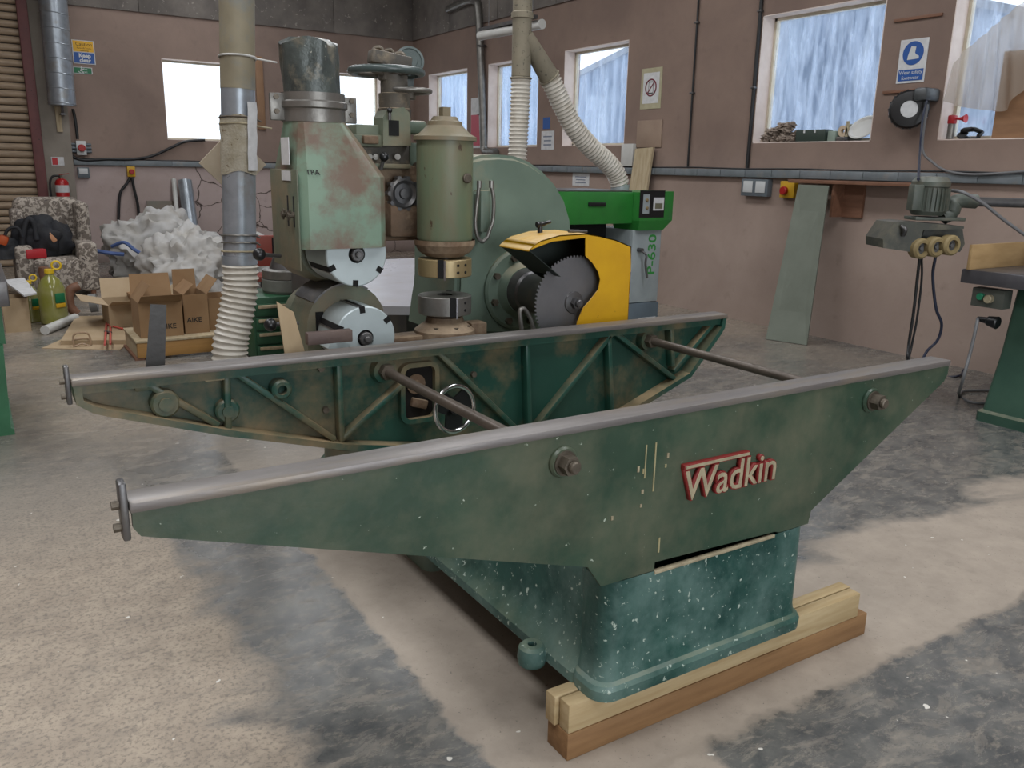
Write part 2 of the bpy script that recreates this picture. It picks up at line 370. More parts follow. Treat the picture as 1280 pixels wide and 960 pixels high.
# roller shutter door in the left wall
M_slat = mat('shutter_slat', '#a8947c', '#8f7d69', 5, .55, stretch=(1, 1, 6), spots='#4d4035', spot_t=.7)
M_maroon = mat('maroon_steel', '#5c3434', '#6d4240', 5, .6, spots='#3c2626')
M_pier = mat('grey_pier_render', '#8e877d', '#7b746b', 2, .9)
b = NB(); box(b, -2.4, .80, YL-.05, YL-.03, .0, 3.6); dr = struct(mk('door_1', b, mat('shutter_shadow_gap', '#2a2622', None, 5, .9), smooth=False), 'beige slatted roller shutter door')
b = NB(); xs0, xs1 = -2.38, .80
prof = [(-.052, 0.0), (-.075, .012), (-.088, .035), (-.088, .055), (-.075, .078), (-.052, .088)]
lo = [[Vector((x, YL+p[0]-.0, .01+p[1])) for p in prof] for x in (xs0, xs1)]
loft(b, lo, True, True); s0 = mk('slat', b, M_slat, dr)
for i in range(1, 36): dupl(s0, (0, 0, .099*i))
part('guide_channel', M_maroon, dr, (box, .80, .93, YL-.16, YL-.03, 0, 3.6, {'bev': .01}))
b = NB(); box(b, .93, 1.29, YL-.10, YL-.002, 0, 3.54); struct(mk('trim_3', b, M_pier, smooth=False), 'grey rendered pier beside the roller shutter')
# neighbouring corrugated building seen through the right-hand windows
M_clad = mat('corrugated_cladding', '#8fa3bd', '#7488a6', 2.2, .5, stretch=(1, 1, .2), dust='#b9c6d8', dust_t=(.55, .75), dust_scale=4, bump=0)
nb = thing('corrugated_building', 'pale blue-grey corrugated metal building outside the windows', 'building', (10.2, 6, 0))
def gable(y): return 5.2 if y > 14.42 else min(3.275+.21*(13.8-y), 3.47+.31*(y-6.118))
def sheet(y0, y1):
    b = NB(); n = int((y1-y0)/.035); prev = None
    for i in range(n+1):
        y = y0+(y1-y0)*i/n; x = 10.2 + .03*(0, .3, 1, 1, .3, 0)[i % 6]
        a = [b.verts.new((x, y, -.3)), b.verts.new((x, y, gable(y)))]
        if prev: b.faces.new((prev[0], a[0], a[1], prev[1]))
        prev = a
    f = bmesh.ops.extrude_face_region(b, geom=b.faces[:]); bmesh.ops.translate(b, verts=[g for g in f['geom'] if isinstance(g, bmesh.types.BMVert)], vec=(.02, 0, 0))
    return mk('cladding_sheet', b, M_clad, nb)
for i in range(18): sheet(-.7+1.26*i, -.7+1.26*(i+1)-.003)
b = NB()
for y0, y1 in ((-.7, 8.85), (8.85, 14.4)): prism(b, [(10.16, y0, gable(y0)-.04), (10.16, y1, gable(y1)-.04), (10.16, y1, gable(y1)+.06), (10.16, y0, gable(y0)+.06)], (.1, 0, 0))
mk('verge_trim', b, flat('grey_verge', '#8b93a0'), nb)
# ---------------------------------------------------------------- the tenoning machine
def paint(name, c1, c2, dustc, chip, wear=None, scale=5, dt=(.55, .78), chip_t=.70, rough=.5, chip_scale=38, da=1.0):
    return mat(name, c1, c2, scale, rough, spots=chip, spot_scale=chip_scale, spot_t=chip_t, dust=dustc, dust_t=dt, dust_scale=3.4, dust_a=da, bump=.15, up_dust=wear)
M_gfront = paint('dark_green_paint_front', '#2b4133', '#364d3c', '#77725e', '#a9b5a6', None, 4, (.42, .78), .70, .42, 48, .62)
M_gweb = paint('dark_green_paint_ribbed', '#1a443a', '#275145', '#8a7557', '#b4bfae', '#a08b6c', 4, (.45, .72), .74, .4, 30)
M_gbase = paint('teal_green_paint_base', '#173f3a', '#27524a', '#64807a', '#a3b3a8', '#6f7a66', 7, (.42, .70), .635, .42, 55)
M_light = paint('light_green_paint', '#5b6b5f', '#67786a', '#847a64', '#5b6650', '#968a70', 4, (.56, .8), .74, .45)
M_hood = paint('light_green_paint_rusty', '#6a8270', '#768d7a', '#69574a', '#5b4a3a', '#8a7c66', 2.2, (.42, .56), .74, .5)
M_grey_g = paint('grey_green_paint', '#565f50', '#656d5b', '#776a54', '#3f463c', '#7d7763', 6, (.42, .66), .72, .55)
M_casting = mat('dusty_dark_casting', '#3c3a35', '#5a5349', 9, .65, dust='#8e7f69', dust_t=(.5, .72), dust_scale=7, up_dust='#a08f76', bump=.3)
M_rust = mat('rusty_cast_iron', '#6d5641', '#58493b', 8, .75, dust='#93816a', bump=.35, up_dust='#9d8b73')
M_rail = mat('worn_rail_steel', '#85817e', '#716d6c', 8, .42, .45, stretch=(.4, 3, 3), dust='#8d8170', dust_t=(.5, .75), bump=.05)
M_rod = mat('brown_steel_rod', '#5f564e', '#4d463f', 9, .45, .35, bump=.05)
M_steel = mat('machined_steel', '#8d8b8a', '#77757a', 8, .32, .85, stretch=(.4, 3, 3), dust='#8d8170', dust_t=(.6, .8), bump=.05)
M_dsteel = mat('dark_steel', '#5c5c5e', '#6e6c6a', 10, .42, .7, dust='#7a6d5d', dust_t=(.6, .8), bump=.08)
M_bolt = mat('dirty_bolt_steel', '#6f675c', '#50493f', 25, .5, .6, bump=.15)
M_drip = flat('cream_paint_drip', '#a59d78', .5)
M_black = flat('black_plastic', '#17181a', .35)
M_blackm = flat('black_matt', '#0b0b0b', .9)
M_disc = mat('pale_cutterblock', '#b3bfc1', '#a2adaf', 5, .38, .15, dust='#a59d88', dust_t=(.62, .8), bump=.04)
M_brass = mat('tan_cutter_steel', '#a08f6a', '#8b7a58', 8, .38, .45, bump=.05)
M_alu = mat('cast_aluminium', '#85837e', '#716f6b', 12, .42, .7, bump=.12)
M_yellow = mat('yellow_guard_paint', '#c99a12', '#b98a0c', 5, .5, spots='#6f5511', spot_scale=26, spot_t=.69, up_dust='#c9b184', bump=.1)
M_guardin = flat('dark_green_guard_inside', '#18241f', .6)
M_red = flat('worn_red_paint', '#7e1f1c', .55)
M_cream = mat('bare_letter_face', '#a99f84', '#8a8069', 30, .6)
M_paper = mat('paper_label', '#c9cacb', '#b8b9ba', 20, .8, bump=0)
M_ink = flat('black_ink', '#20201f', .8)
M_chrome = mat('chrome', '#c8cbcc', '#b3b5b6', 8, .15, 1, bump=0)
M_plaincard = mat('pale_plywood_card', '#b5a183', '#a08b6c', 5, .75, stretch=(1, 1, .3))

YF, YB, ZT = 1.475, 2.44, .931
ten = thing('tenoning_machine', 'large dark green cast-iron tenoning machine with twin rail beams and cutter heads', 'machine', (1.6, 2.4, 0.165))
def py2(x, y, Y): p = PY(x, y, Y); return (p.x, p.z)
# front beam
zr = ZT-.018
fo = [(.171, zr), (.171, .885), (.182, .868), (.205, .860), py2(735, 709, YF), (1.212, .4985), (1.385, .4985), (1.385, .522), (1.84, .505), (1.86, .4985), (1.985, .4985), py2(1014, 638, YF), (2.585, .862), (2.60, .885), (2.60, zr)]
part('front_beam', M_gfront, ten, (prism, xz(fo, YF), (0, .012, 0)), (box, .19, 2.58, YF+.012, YF+.062, zr-.03, zr-.0005))
fb = bpy.data.objects['front_beam']
part('rail', M_rail, fb, (box, .168, 2.603, YF-.004, YF+.068, zr, ZT, {'bev': .003}))
# raised name lettering
gx, gz = 1.628, .716
text('lettering', 'Wadkin', .118, (gx, YF-.006, gz), (1, 0, 0), (0, 0, 1), M_red, fb, .008, offset=.0035, shear=.05, sx=.93)
text('lettering_face', 'Wadkin', .118, (gx, YF-.0145, gz), (1, 0, 0), (0, 0, 1), M_cream, fb, .0015, offset=.0004, shear=.05, sx=.93)
part('lettering_bar', M_red, fb, (box, 1.452, 1.690, YF-.014, YF+.002, .7645, .7785, {'bev': .002}))
part('lettering_bar_face', M_cream, fb, (box, 1.456, 1.686, YF-.016, YF-.013, .768, .7755))
def tie_nut(px, pz, Y, dirn, par, r=.024):
    d = dirn; c = Vector((px, Y, pz))
    bm = NB(); lathe(bm, [(0, 0), (.038, 0), (.038, .006), (.034, .012), (0, .012)], c, (0, d, 0)); mk('boss', bm, M_gfront if d < 0 else M_gweb, par)
    bm = NB(); cyl(bm, c+Vector((0, d*.012, 0)), c+Vector((0, d*.016, 0)), r+.006); hexnut(bm, c+Vector((0, d*.016, 0)), (0, d, 0), r, .026); mk('nut', bm, M_bolt, par)
    bm = NB(); cyl(bm, c+Vector((0, d*.042, 0)), c+Vector((0, d*.056, 0)), r*.62, bev=.003); mk('stud_end', bm, M_bolt, par)
ROD = ((1.078, .850), (2.205, .850))
for x, z in ROD: tie_nut(x, z, YF, -1, fb)
def end_plate(y0, y1, par):
    pl_ = part('end_stop', M_dsteel, par, (box, .154, .167, y0, y1, .862, .968, {'bev': .004}))
    part('bolt', M_bolt, pl_, (cyl, (.142, (y0+y1)/2, .925), (.155, (y0+y1)/2, .925), .008, None, 12)); part('bolt', M_bolt, pl_, (cyl, (.142, (y0+y1)/2, .884), (.155, (y0+y1)/2, .884), .008, None, 12))
end_plate(YF+.0, YF+.036, fb)
# back beam: ribbed web facing the front
YW = YB+.055; q = lambda x, y: py2(x, y, YB+.02)
bo = [(.171, zr), (.175, .862), (.21, .835), (.245, .820), q(280, 543), q(430, 561), (1.20, .56), (1.5, .48), (1.85, .48), (2.02, .53), q(860, 470), (2.575, .845), (2.595, .872), (2.60, zr)]
bw_ = part('back_beam', M_gweb, ten, (prism, xz([bo[0], *bo[1:]], YW), (0, .022, 0)))
def edge_strip(pts, t, y0, y1, bm):
    P = [Vector((p[0], 0, p[1])) for p in pts]; N = []
    for i in range(len(P)):
        d = (P[min(i+1, len(P)-1)]-P[max(i-1, 0)]).normalized(); n = Vector((-d.z, 0, d.x))
        N.append(n)
    prism(bm, [p+V(0, y0, 0) for p in P] + [p+n*t+V(0, y0, 0) for p, n in zip(P[::-1], N[::-1])], (0, y1-y0, 0))
bm = NB(); edge_strip(bo, .02, YB, YW+.05, bm); mk('flange', bm, M_gweb, bw_)
part('rail', M_rail, bw_, (box, .168, 2.603, YB-.004, YB+.075, zr, ZT, {'bev': .003}))
part('rail_seat', M_gweb, bw_, (box, .19, 2.59, YB+.012, YW+.03, zr-.026, zr-.0005))
def rib(p, c, t=.02):
    a, d = q(*p), q(*c); a2, c2 = Vector((a[0], 0, a[1])), Vector((d[0], 0, d[1])); L = (c2-a2).length; e = (c2-a2).normalized()
    bm = NB(); M = Matrix((e, Vector((0, 1, 0)), e.cross(Vector((0, 1, 0))))).transposed().to_4x4(); M.translation = a2
    box(bm, -.012, L+.012, YB+.018, YW+.004, -t/2, t/2, .006, M); mk('rib', bm, M_gweb, bw_)
for p, c in [((284, 468), (286, 535)), ((424, 455), (428, 548)), ((660, 428), (663, 545)), ((762, 417), (766, 520)), ((840, 410), (842, 455)), ((190, 484), (270, 530)), ((300, 470), (416, 548)), ((502, 483), (432, 546)), ((550, 442), (655, 545)), ((764, 420), (668, 540)), ((772, 418), (842, 472)), ((895, 402), (845, 462))]: rib(p, c)
for (x, y), r, h, hole in [((207, 505), .040, .04, 0), ((286, 515), .036, .030, 0), ((352, 487), .031, .045, 1)]:
    a = q(x, y); bm = NB(); pr = [(0, 0), (r, 0), (r, h-.006), (r-.006, h), (r*.48, h), (r*.48, h+(-.03 if hole else .008)), (0, h+(-.03 if hole else .008))]
    lathe(bm, pr, (a[0], YW, a[1]), (0, -1, 0)); mk('boss', bm, M_gweb, bw_)
for x, y in ((405, 463), (411, 515), (597, 470)):
    a = q(x, y); part('bolt', M_bolt, bw_, (cyl, (a[0], YW, a[1]), (a[0], YW-.014, a[1]), .011, None, 6))
for x, z in ROD:
    part('boss', M_gweb, bw_, (lathe, [(0, 0), (.045, 0), (.04, .03), (0, .03)], (x, YW, z), (0, -1, 0))); part('nut', M_bolt, bw_, (hexnut, (x, YW-.03, z), (0, -1, 0), .027, .028))
# rectangular opening with raised frame, gear seen inside
a, c = q(508, 462), q(546, 521); ox0, ox1, oz0, oz1 = a[0], c[0], c[1], a[1]
out, inn = rrect(ox0-.016, ox1+.016, oz0-.016, oz1+.016, .035), rrect(ox0, ox1, oz0, oz1, .022)
bm = NB()
for yy in (YB+.03,):
    A = [bm.verts.new((x, yy, z)) for x, z in out]; B = [bm.verts.new((x, yy, z)) for x, z in inn]; A2 = [bm.verts.new((x, YW+.004, z)) for x, z in out]; B2 = [bm.verts.new((x, YW+.004, z)) for x, z in inn]; n = len(A)
    for i in range(n):
        j = (i+1) % n
        bm.faces.new((A[i], A[j], B[j], B[i])); bm.faces.new((A[i], A2[i], A2[j], A[j])); bm.faces.new((B[i], B[j], B2[j], B2[i]))
mk('opening_frame', bm, M_gweb, bw_)
part('opening_back', flat('dark_inside', '#15120f', .9), bw_, (prism, xz(inn, YW-.003), (0, .002, 0)))
part('gear', M_rust, bw_, (lathe, [(0, 0), (.028, 0), (.034, .006), (.034, .012), (.015, .012), (.012, .022), (0, .022)], ((ox0+ox1)/2-.01, YW-.002, oz1-.06), (0, -1, 0), 14), (obox, ((ox0+ox1)/2, YW-.012, oz0+.05), (.06, .02, .03), (0, .3, 0), .004))
end_plate(YB+.005, YB+.036, bw_)
# small plate notches near the rail
for p in ((183, 484), (270, 472)):
    a = q(*p); part('packing_piece', M_cream if p[0] > 200 else M_gweb, bw_, (box, a[0]-.03, a[0]+.035, YB+.02, YW, a[1]-.01, a[1]+.012, {'bev': .002}))
# tie rods
for x, z in ROD: part('tie_rod', M_rod, ten, (cyl, (x, YF+.012, z), (x, YW-.02, z), .0155, None, 20))
# handwheel on the back beam
hc = PY(568, 511, YB-.06); hw = part('handwheel', M_chrome, ten, (torus, hc, (.12, -1, .05), .078, .0085))
u_, v_, a_ = frame((.12, -1, .05))
for k in range(3):
    t = 2*PI*k/3+.5; d = u_*math.cos(t)+v_*math.sin(t); e = u_*-math.sin(t)+v_*math.cos(t)
    bm = NB(); loft(bm, [[hc+d*.005+e*.03, hc+d*.005-e*.03, hc+d*.005-e*.03-a_*.01, hc+d*.005+e*.03-a_*.01], [hc+d*.068+e*.036, hc+d*.068-e*.036, hc+d*.068-e*.036-a_*.008, hc+d*.068+e*.036-a_*.008]]); mk('spoke', bm, M_black, hw)
part('hub', M_black, hw, (cyl, hc-a_*.055, hc+a_*.012, .02, None, 20, .003))
# base under the front beam and bed running back
def ring(x0, x1, y0, y1, r, z): return [Vector((a, c, z)) for a, c in rrect(x0, x1, y0, y1, r, 6)]
bx0, bx1, by0, by1 = 1.232, 1.985, YF, 3.55
def flanged(y0, y1, xi, top, cap):
    return (loft, [ring(bx0-.02, bx1+.018, y0-.018, y1, .055, .165), ring(bx0-.022, bx1+.02, y0-.02, y1, .055, .195), ring(bx0-.016, bx1+.014, y0-.014, y1, .052, .207), ring(bx0-.004+xi*.2, bx1+.004-xi*.2, y0-.003, y1, .045, .213), ring(bx0+xi*.35, bx1-xi*.35, y0, y1, .045, .24), ring(bx0+.006+xi, bx1-.002-xi, y0, y1, .045, top)], {'cap1': cap})
part('base', M_gbase, ten, flanged(by0, by0+.13, 0, .497, False), (box, bx0+.02, bx1-.02, by0+.11, by0+.129, .40, .545), (box, bx0+.02, bx1-.02, by0+.0125, by0+.12, .535, .545))
part('bed_casting', M_gbase, ten, (loft, [ring(bx0-.02, bx1+.018, by0+.09, by1, .03, .166), ring(bx0-.02, bx1+.018, by0+.09, by1, .03, .195), ring(bx0-.004, bx1+.004, by0+.09, by1, .03, .21), ring(bx0+.03, bx1-.03, by0+.09, by1, .03, .26), ring(bx0+.075, bx1-.075, by0+.09, by1, .03, .495)]))
# dried paint drips on the front beam
for x_, y0_, y1_, w_ in ((808, 556, 597, .0035), (820, 553, 613, .004), (798, 583, 590, .006), (804, 586, 592, .004), (803, 612, 617, .007), (835, 566, 572, .006), (832, 580, 584, .005), (801, 630, 634, .006), (765, 645, 650, .006), (824, 672, 690, .005)):
    p_, q_ = PY(x_, y0_, YF), PY(x_, y1_, YF); part('paint_drip', M_cream if w_ > .0055 else M_drip, fb, (box, p_.x-w_/2, p_.x+w_/2, YF-.0018, YF+.0005, q_.z, p_.z))
bs = bpy.data.objects['base']
part('slot_lip', M_cream, bs, (box, 1.385, 1.84, YF-.004, YF+.01, .488, .4975, {'bev': .002}))
bm = NB(); lathe(bm, [(.013, 0), (.038, 0), (.042, .02), (.038, .05), (.030, .058), (.013, .058), (.013, 0)], (1.188, 1.735, .15), seg=24); box(bm, 1.195, 1.25, 1.70, 1.77, .165, .2, .012); mk('mounting_lug', bm, M_gbase, bs)
bm = NB(); lathe(bm, [(.012, 0), (.034, 0), (.034, .05), (.028, .058), (.012, .058), (.012, 0)], (2.02, 1.735, .16), seg=24); box(bm, 1.97, 2.02, 1.705, 1.765, .165, .2, .008); mk('mounting_lug', bm, M_gbase, bs)
# round support foot and small wheel under the back beam
part('support_foot', M_grey_g, ten, (cyl, (.985, 2.56, .535), (.985, 2.56, .60), .085, .085, 28, .008)); 
# main bed of the head unit behind the back beam
part('bed', M_light, ten, (loft, [ring(1.30, 2.34, 2.62, 3.7, .05, .0), ring(1.30, 2.34, 2.62, 3.7, .05, .06), ring(1.34, 2.30, 2.68, 3.66, .05, .08), ring(1.34, 2.30, 2.68, 3.66, .05, .70)]))
# ---------------------------------------------------------------- heads of the tenoning machine
YH = 2.70
def P3(x, y, Y=YH): return PY(x, y, Y)
# --- dust hood over the top cutter head
hl, hr = P3(378, 314).x, P3(486, 306).x; hz0, hz1 = P3(430, 311).z, P3(430, 221).z; hd = .30
hcx, hcy = (hl+hr)/2-.045, YH+.15; zc0 = P3(384, 153, hcy).z; zc1 = P3(384, 117, hcy).z; zs = P3(378, 54, hcy).z; cr = .104
n = 32
def sq(z, x0, x1, y0, y1):
    o = []
    for i in range(n):
        t = 2*PI*(i+.5)/n; a, b_ = math.cos(t), math.sin(t); m_ = max(abs(a), abs(b_)); o.append(Vector(((x0+x1)/2+a/m_*(x1-x0)/2, (y0+y1)/2+b_/m_*(y1-y0)/2, z)))
    return o
def circ(z, r, x=None, y=None): return [Vector(((x or hcx)+r*math.cos(2*PI*(i+.5)/n), (y or hcy)+r*math.sin(2*PI*(i+.5)/n), z)) for i in range(n)]
hood = part('dust_hood', M_hood, ten, (loft, [sq(hz0, hl, hr, YH, YH+hd), sq(hz1, hl, hr, YH, YH+hd), circ(zc0+.01, cr-.006), circ(zc0+.03, cr-.006)], {'cap0': False}))
part('side_plate', M_grey_g, hood, (box, hl-.006, hl-.0005, YH+.01, YH+hd-.005, hz0-.07, hz1+.02, {'bev': .002}))
for dy in (.05, .11): part('wing_nut', M_bolt, hood, (cyl, (hl-.006, YH+dy, hz0+.11), (hl-.03, YH+dy, hz0+.11), .010, None, 12), (obox, (hl-.022, YH+dy, hz0+.11), (.006, .012, .036), (.4, 0, 0), .002)); part('adjusting_slot', M_blackm, hood, (box, hl-.0075, hl-.0055, YH+dy-.005, YH+dy+.005, hz0+.07, hz0+.17))
col_ = part('collar', M_alu, hood, (lathe, [(cr-.006, 0), (cr, .0), (cr, .04), (cr+.008, .045), (cr+.008, .062), (cr, .067), (cr, zc1-zc0), (cr-.01, zc1-zc0), (cr-.01, 0)], (hcx, hcy, zc0), (0, 0, 1), 40))
for s in (-1, 1):
    part('clamp_ear', M_alu, hood, (box, hcx+s*cr-.004 if s > 0 else hcx-cr-.045, hcx+s*cr+.045 if s > 0 else hcx-cr+.004, hcy-.012, hcy+.004, zc0+.002, zc1-.004, {'bev': .004}))
    for dz in (.03, .075): part('bolt', M_bolt, hood, (cyl, (hcx+s*(cr+.025), hcy-.02, zc0+dz), (hcx+s*(cr+.025), hcy-.01, zc0+dz), .009, None, 6))
M_stub = mat('dusty_black_sheet', '#3a403f', '#525956', 12, .35, .25, dust='#7d7768', dust_t=(.5, .68), dust_scale=14, spots='#a1a398', spot_t=.68, bump=.25)
bm = NB(); sn = 40; rows = []
for j in range(14):
    h = j/13; z = zc1-.02+(zs-zc1+.02)*h; row = []
    for i in range(sn):
        t = 2*PI*i/sn; wv = .005*math.sin(5*t+3*h)+.004*math.sin(9*t-5*h); r = (cr-.012)*(1+.02*h) + wv*h; zz = z + (.012*math.sin(3*t+1) if j == 13 else 0)
        row.append(Vector((hcx-.012*h+r*math.cos(t), hcy+r*math.sin(t), zz)))
    rows.append(row)
rows.append([Vector((hcx-.012+(p.x-hcx+.012)*.75, hcy+(p.y-hcy)*.75, zs+.012)) for p in rows[-1]])
loft(bm, rows); mk('taped_stub', bm, M_stub, hood, 50)
for x0, y0, x1, y1, s_ in ((351, 172, 362, 206, ''), (352, 213, 363, 226, '')):
    a, c = PX(x0, y0, hl-.008), PX(x1, y1, hl-.008); part('paper_label', M_paper, hood, (box, hl-.009, hl-.0065, min(a.y, c.y), max(a.y, c.y), c.z, a.z))
text('lettering', 'TPA', .026, (P3(391, 214).x, YH-.0005, hz1+.012), (1, 0, 0), (0, .5, .866), M_ink, hood, .0006)
# --- cutterblocks (axis along the bed)
def knives(c, r, y0, y1, k0, nk, par):
    for k in range(nk):
        t = k0+2*PI*k/nk; d = Vector((math.cos(t), 0, math.sin(t))); e = Vector((-d.z, 0, d.x)); M = Matrix((d, Vector((0, 1, 0)), e)).transposed().to_4x4(); M.translation = Vector((c.x, 0, c.z))
        part('knife_slot', M_blackm, par, (box, r*.80, r*1.003, y0-.0008, y1, -.010, .010, {'mtx': M})); part('knife', M_steel, par, (box, r*.84, r*1.03, y0+.004, y1-.004, .010, .014, {'mtx': M}))
for (x, y), r, k0 in (((446, 318), .110, .45), ((457, 423), .112, .62)):
    c = P3(x, y, YH+.03 if y < 400 else YH); blk = part('cutterblock', M_disc, ten, (lathe, [(.030, .02), (.030, 0), (r-.004, 0), (r, .004), (r, .21), (r-.004, .214), (.03, .214)], c, (0, 1, 0), 48))
    knives(c, r, c.y, c.y+.20, k0, 6, blk)
    part('bore', M_blackm, blk, (cyl, c+V(0, .012, 0), c+V(0, .02, 0), .031, None, 24)); nut = part('spindle_nut', M_dsteel, blk, (cyl, c+V(0, .02, 0), c+V(0, -.012, 0), .024, None, 8, .003), (cyl, c+V(0, -.012, 0), c+V(0, -.026, 0), .011, None, 12, .002))
    hs = 1 if y < 400 else -1
    sp_ = part('spindle_motor', M_grey_g, ten, (lathe, [(0, .216), (.05, .216), (.055, .235), (.118, .25), (.135, .30), (.135, .50), (.12, .54), (0, .55)], c, (0, 1, 0), 40))
    if y > 400:   # lower housing with dark dusty top
        pr = []
        for i in range(15):
            t = PI*(1.02-i/14*.92); pr.append((c.x+.150*math.cos(t), c.z+.02+.15*math.sin(t)))
        o2 = [(c.x-.15, c.z-.17), *pr, (c.x+.13, c.z+.02), (c.x+.02, c.z-.17)]
        part('lower_housing', M_grey_g, ten, (prism, xz(o2, YH+.17), (0, .2, 0))); part('housing_top', M_dsteel, ten, (loft, [[Vector((c.x+.154*math.cos(t), yy, c.z+.02+.154*math.sin(t))) for t in [PI*(.80-i*.06) for i in range(9)]] + [Vector((c.x+.148*math.cos(t), yy, c.z+.02+.148*math.sin(t))) for t in [PI*(.32+i*.06) for i in range(9)]] for yy in (YH+.165, YH+.378)]))
        part('chip_deflector', M_disc, ten, (obox, (c.x-.095, YH+.06, c.z-.02), (.075, .12, .05), (0, .5, 0), .004))
        part('housing_window', M_blackm, ten, (box, c.x-.118, c.x-.09, YH+.166, YH+.171, c.z-.02, c.z+.075))
        part('pedestal', M_casting, ten, (box, c.x-.16, c.x+.14, YH+.0, YH+.46, .68, c.z-.125, {'bev': .01}))
def ball_lever(a, c, r=.019, rod=.007):
    lv = part('lever', M_dsteel, ten, (cyl, a, c, rod, None, 12)); part('ball_knob', M_black, lv, (lathe, [(r*math.sin(PI*i/12), -r*math.cos(PI*i/12)) for i in range(13)], c, (0, 0, 1), 20))
ball_lever(P3(350, 320, 2.86), P3(324, 318, 2.80), .021); ball_lever(P3(372, 404, 2.75), P3(338, 406, 2.70), .021)
bm = NB(); prism(bm, [P3(346, 377, 2.62), P3(367, 390, 2.62), P3(381, 440, 2.62), P3(357, 447, 2.62)], (.0, .006, .0)); mk('plywood_shield', bm, M_plaincard, ten)
part('guide_bar', mat('rusty_bar', '#5d4f4b', '#6f6059', 12, .6, .3), ten, (box, P3(384, 432, 2.58).x, P3(440, 432, 2.58).x, 2.57, 2.60, .935, .975, {'bev': .003}))
part('flat_bar', mat('black_steel_bar', '#393837', '#454341', 9, .5, .1), ten, (loft, [[PY(188, 380, 2.6), PY(208, 381, 2.6), PY(208, 381, 2.612), PY(188, 380, 2.612)], [PY(181, 470, 2.6), PY(206, 470, 2.6), PY(206, 470, 2.612), PY(181, 470, 2.612)]]), (box, .36, .5, 2.51, 2.612, .87, .89))
# --- vertical scribing motor and its cutters
YA = 2.82; ax = P3(556, 230, YA).x; zA = lambda y: P3(556, y, YA).z; mr = (P3(590, 235, YA).x-P3(523, 235, YA).x)/2*.93
mot = part('scribing_motor', mat('olive_green_motor_paint', '#5f6c54', '#6e7b64', 4, .45, dust='#6d5a42', dust_t=(.44, .66), dust_scale=4, dust_a=.8, spots='#4a3b2c', spot_t=.66, stretch=(1, 1, .35), bump=.12), ten, (lathe, [(0, zA(300)), (mr-.004, zA(300)), (mr, zA(297)), (mr, zA(176)), (0, zA(176))], (ax, YA, 0), (0, 0, 1), 48))
part('motor_cap', M_grey_g, mot, (lathe, [(mr+.012, zA(176)), (mr+.012, zA(171)), (mr*.9, zA(167)), (mr*.62, zA(157)), (mr*.6, zA(152)), (mr*.5, zA(151)), (mr*.42, zA(146)), (0, zA(145))], (ax, YA, 0), (0, 0, 1), 48), (box, ax-.016, ax+.016, YA-.016, YA+.016, zA(147), zA(134)))
part('lower_flange', M_rust, mot, (lathe, [(mr+.01, zA(299)), (mr+.01, zA(305)), (mr-.006, zA(314)), (mr*.66, zA(320)), (0, zA(320))], (ax, YA, 0), (0, 0, 1), 40))
part('oil_plug', M_bolt, mot, (cyl, (ax+.035, YA-mr+.008, zA(222)), (ax+.035, YA-mr-.012, zA(222)), .013, None, 12), (torus, (ax+.035, YA-mr-.004, zA(222)), (0, 1, 0), .013, .005, 20, 8))
part('shaft', M_dsteel, mot, (cyl, (ax, YA, zA(336)), (ax, YA, zA(316)), .027))
cb = (P3(584, 330, YA).x-P3(521, 330, YA).x)/2*.95
for y0, y1, m_ in ((344, 322, M_brass), (391, 368, M_alu)):
    k = part('scribing_cutter', m_, ten, (lathe, [(.03, zA(y0)), (cb-.003, zA(y0)), (cb, zA(y0)+.003), (cb, zA(y1)-.003), (cb-.003, zA(y1)), (.03, zA(y1))], (ax, YA, 0), (0, 0, 1), 48), (cyl, (ax, YA, zA(y0)+.002), (ax, YA, zA(y1)-.006), .035))
    for t in (-2.2 if y0 < 380 else -1.75, .9):
        d = Vector((math.cos(t), math.sin(t), 0)); part('knife_slot', M_blackm, k, (obox, (ax+d.x*cb*.93, YA+d.y*cb*.93, (zA(y0)+zA(y1))/2), (cb*.2, .022, (zA(y1)-zA(y0))*1.01), (0, 0, t))); part('knife', M_steel, k, (obox, (ax+d.x*cb*.97-d.y*.015, YA+d.y*cb*.97+d.x*.015, (zA(y0)+zA(y1))/2-.004), (cb*.16, .006, (zA(y1)-zA(y0))*1.08), (0, 0, t)))
    for t in (-1.55, -1.2):
        for fz in (.3, .7):
            d = Vector((math.cos(t), math.sin(t), 0)); p = Vector((ax, YA, zA(y0)+(zA(y1)-zA(y0))*fz)); part('screw_hole', M_blackm, k, (cyl, p+d*(cb-.002), p+d*(cb+.0012), .0055, None, 12)) if abs(t+1.2) < .01 or y0 < 380 else None
part('lower_spindle_housing', M_rust, ten, (lathe, [(0, .70), (mr+.016, .70), (mr+.016, zA(417)), (mr+.012, zA(411)), (mr*.72, zA(401)), (mr*.66, zA(395)), (.04, zA(394)), (.034, zA(390)), (0, zA(390))], (ax, YA, 0), (0, 0, 1), 44))
for t in (-2.4, -1.57, -.8): part('bolt', M_bolt, ten, (cyl, (ax+.088*math.cos(t), YA+.088*math.sin(t), zA(412)), (ax+.088*math.cos(t), YA+.088*math.sin(t), zA(405)), .011, None, 6))
part('housing_arm', M_rust, ten, (box, ax-.26, ax-.08, YA-.04, YA+.06, zA(424), zA(414), {'bev': .008}))
part('housing_bracket', M_rust, ten, (box, ax+.09, ax+.16, YA-.05, YA+.02, .70, zA(404), {'bev': .006}))
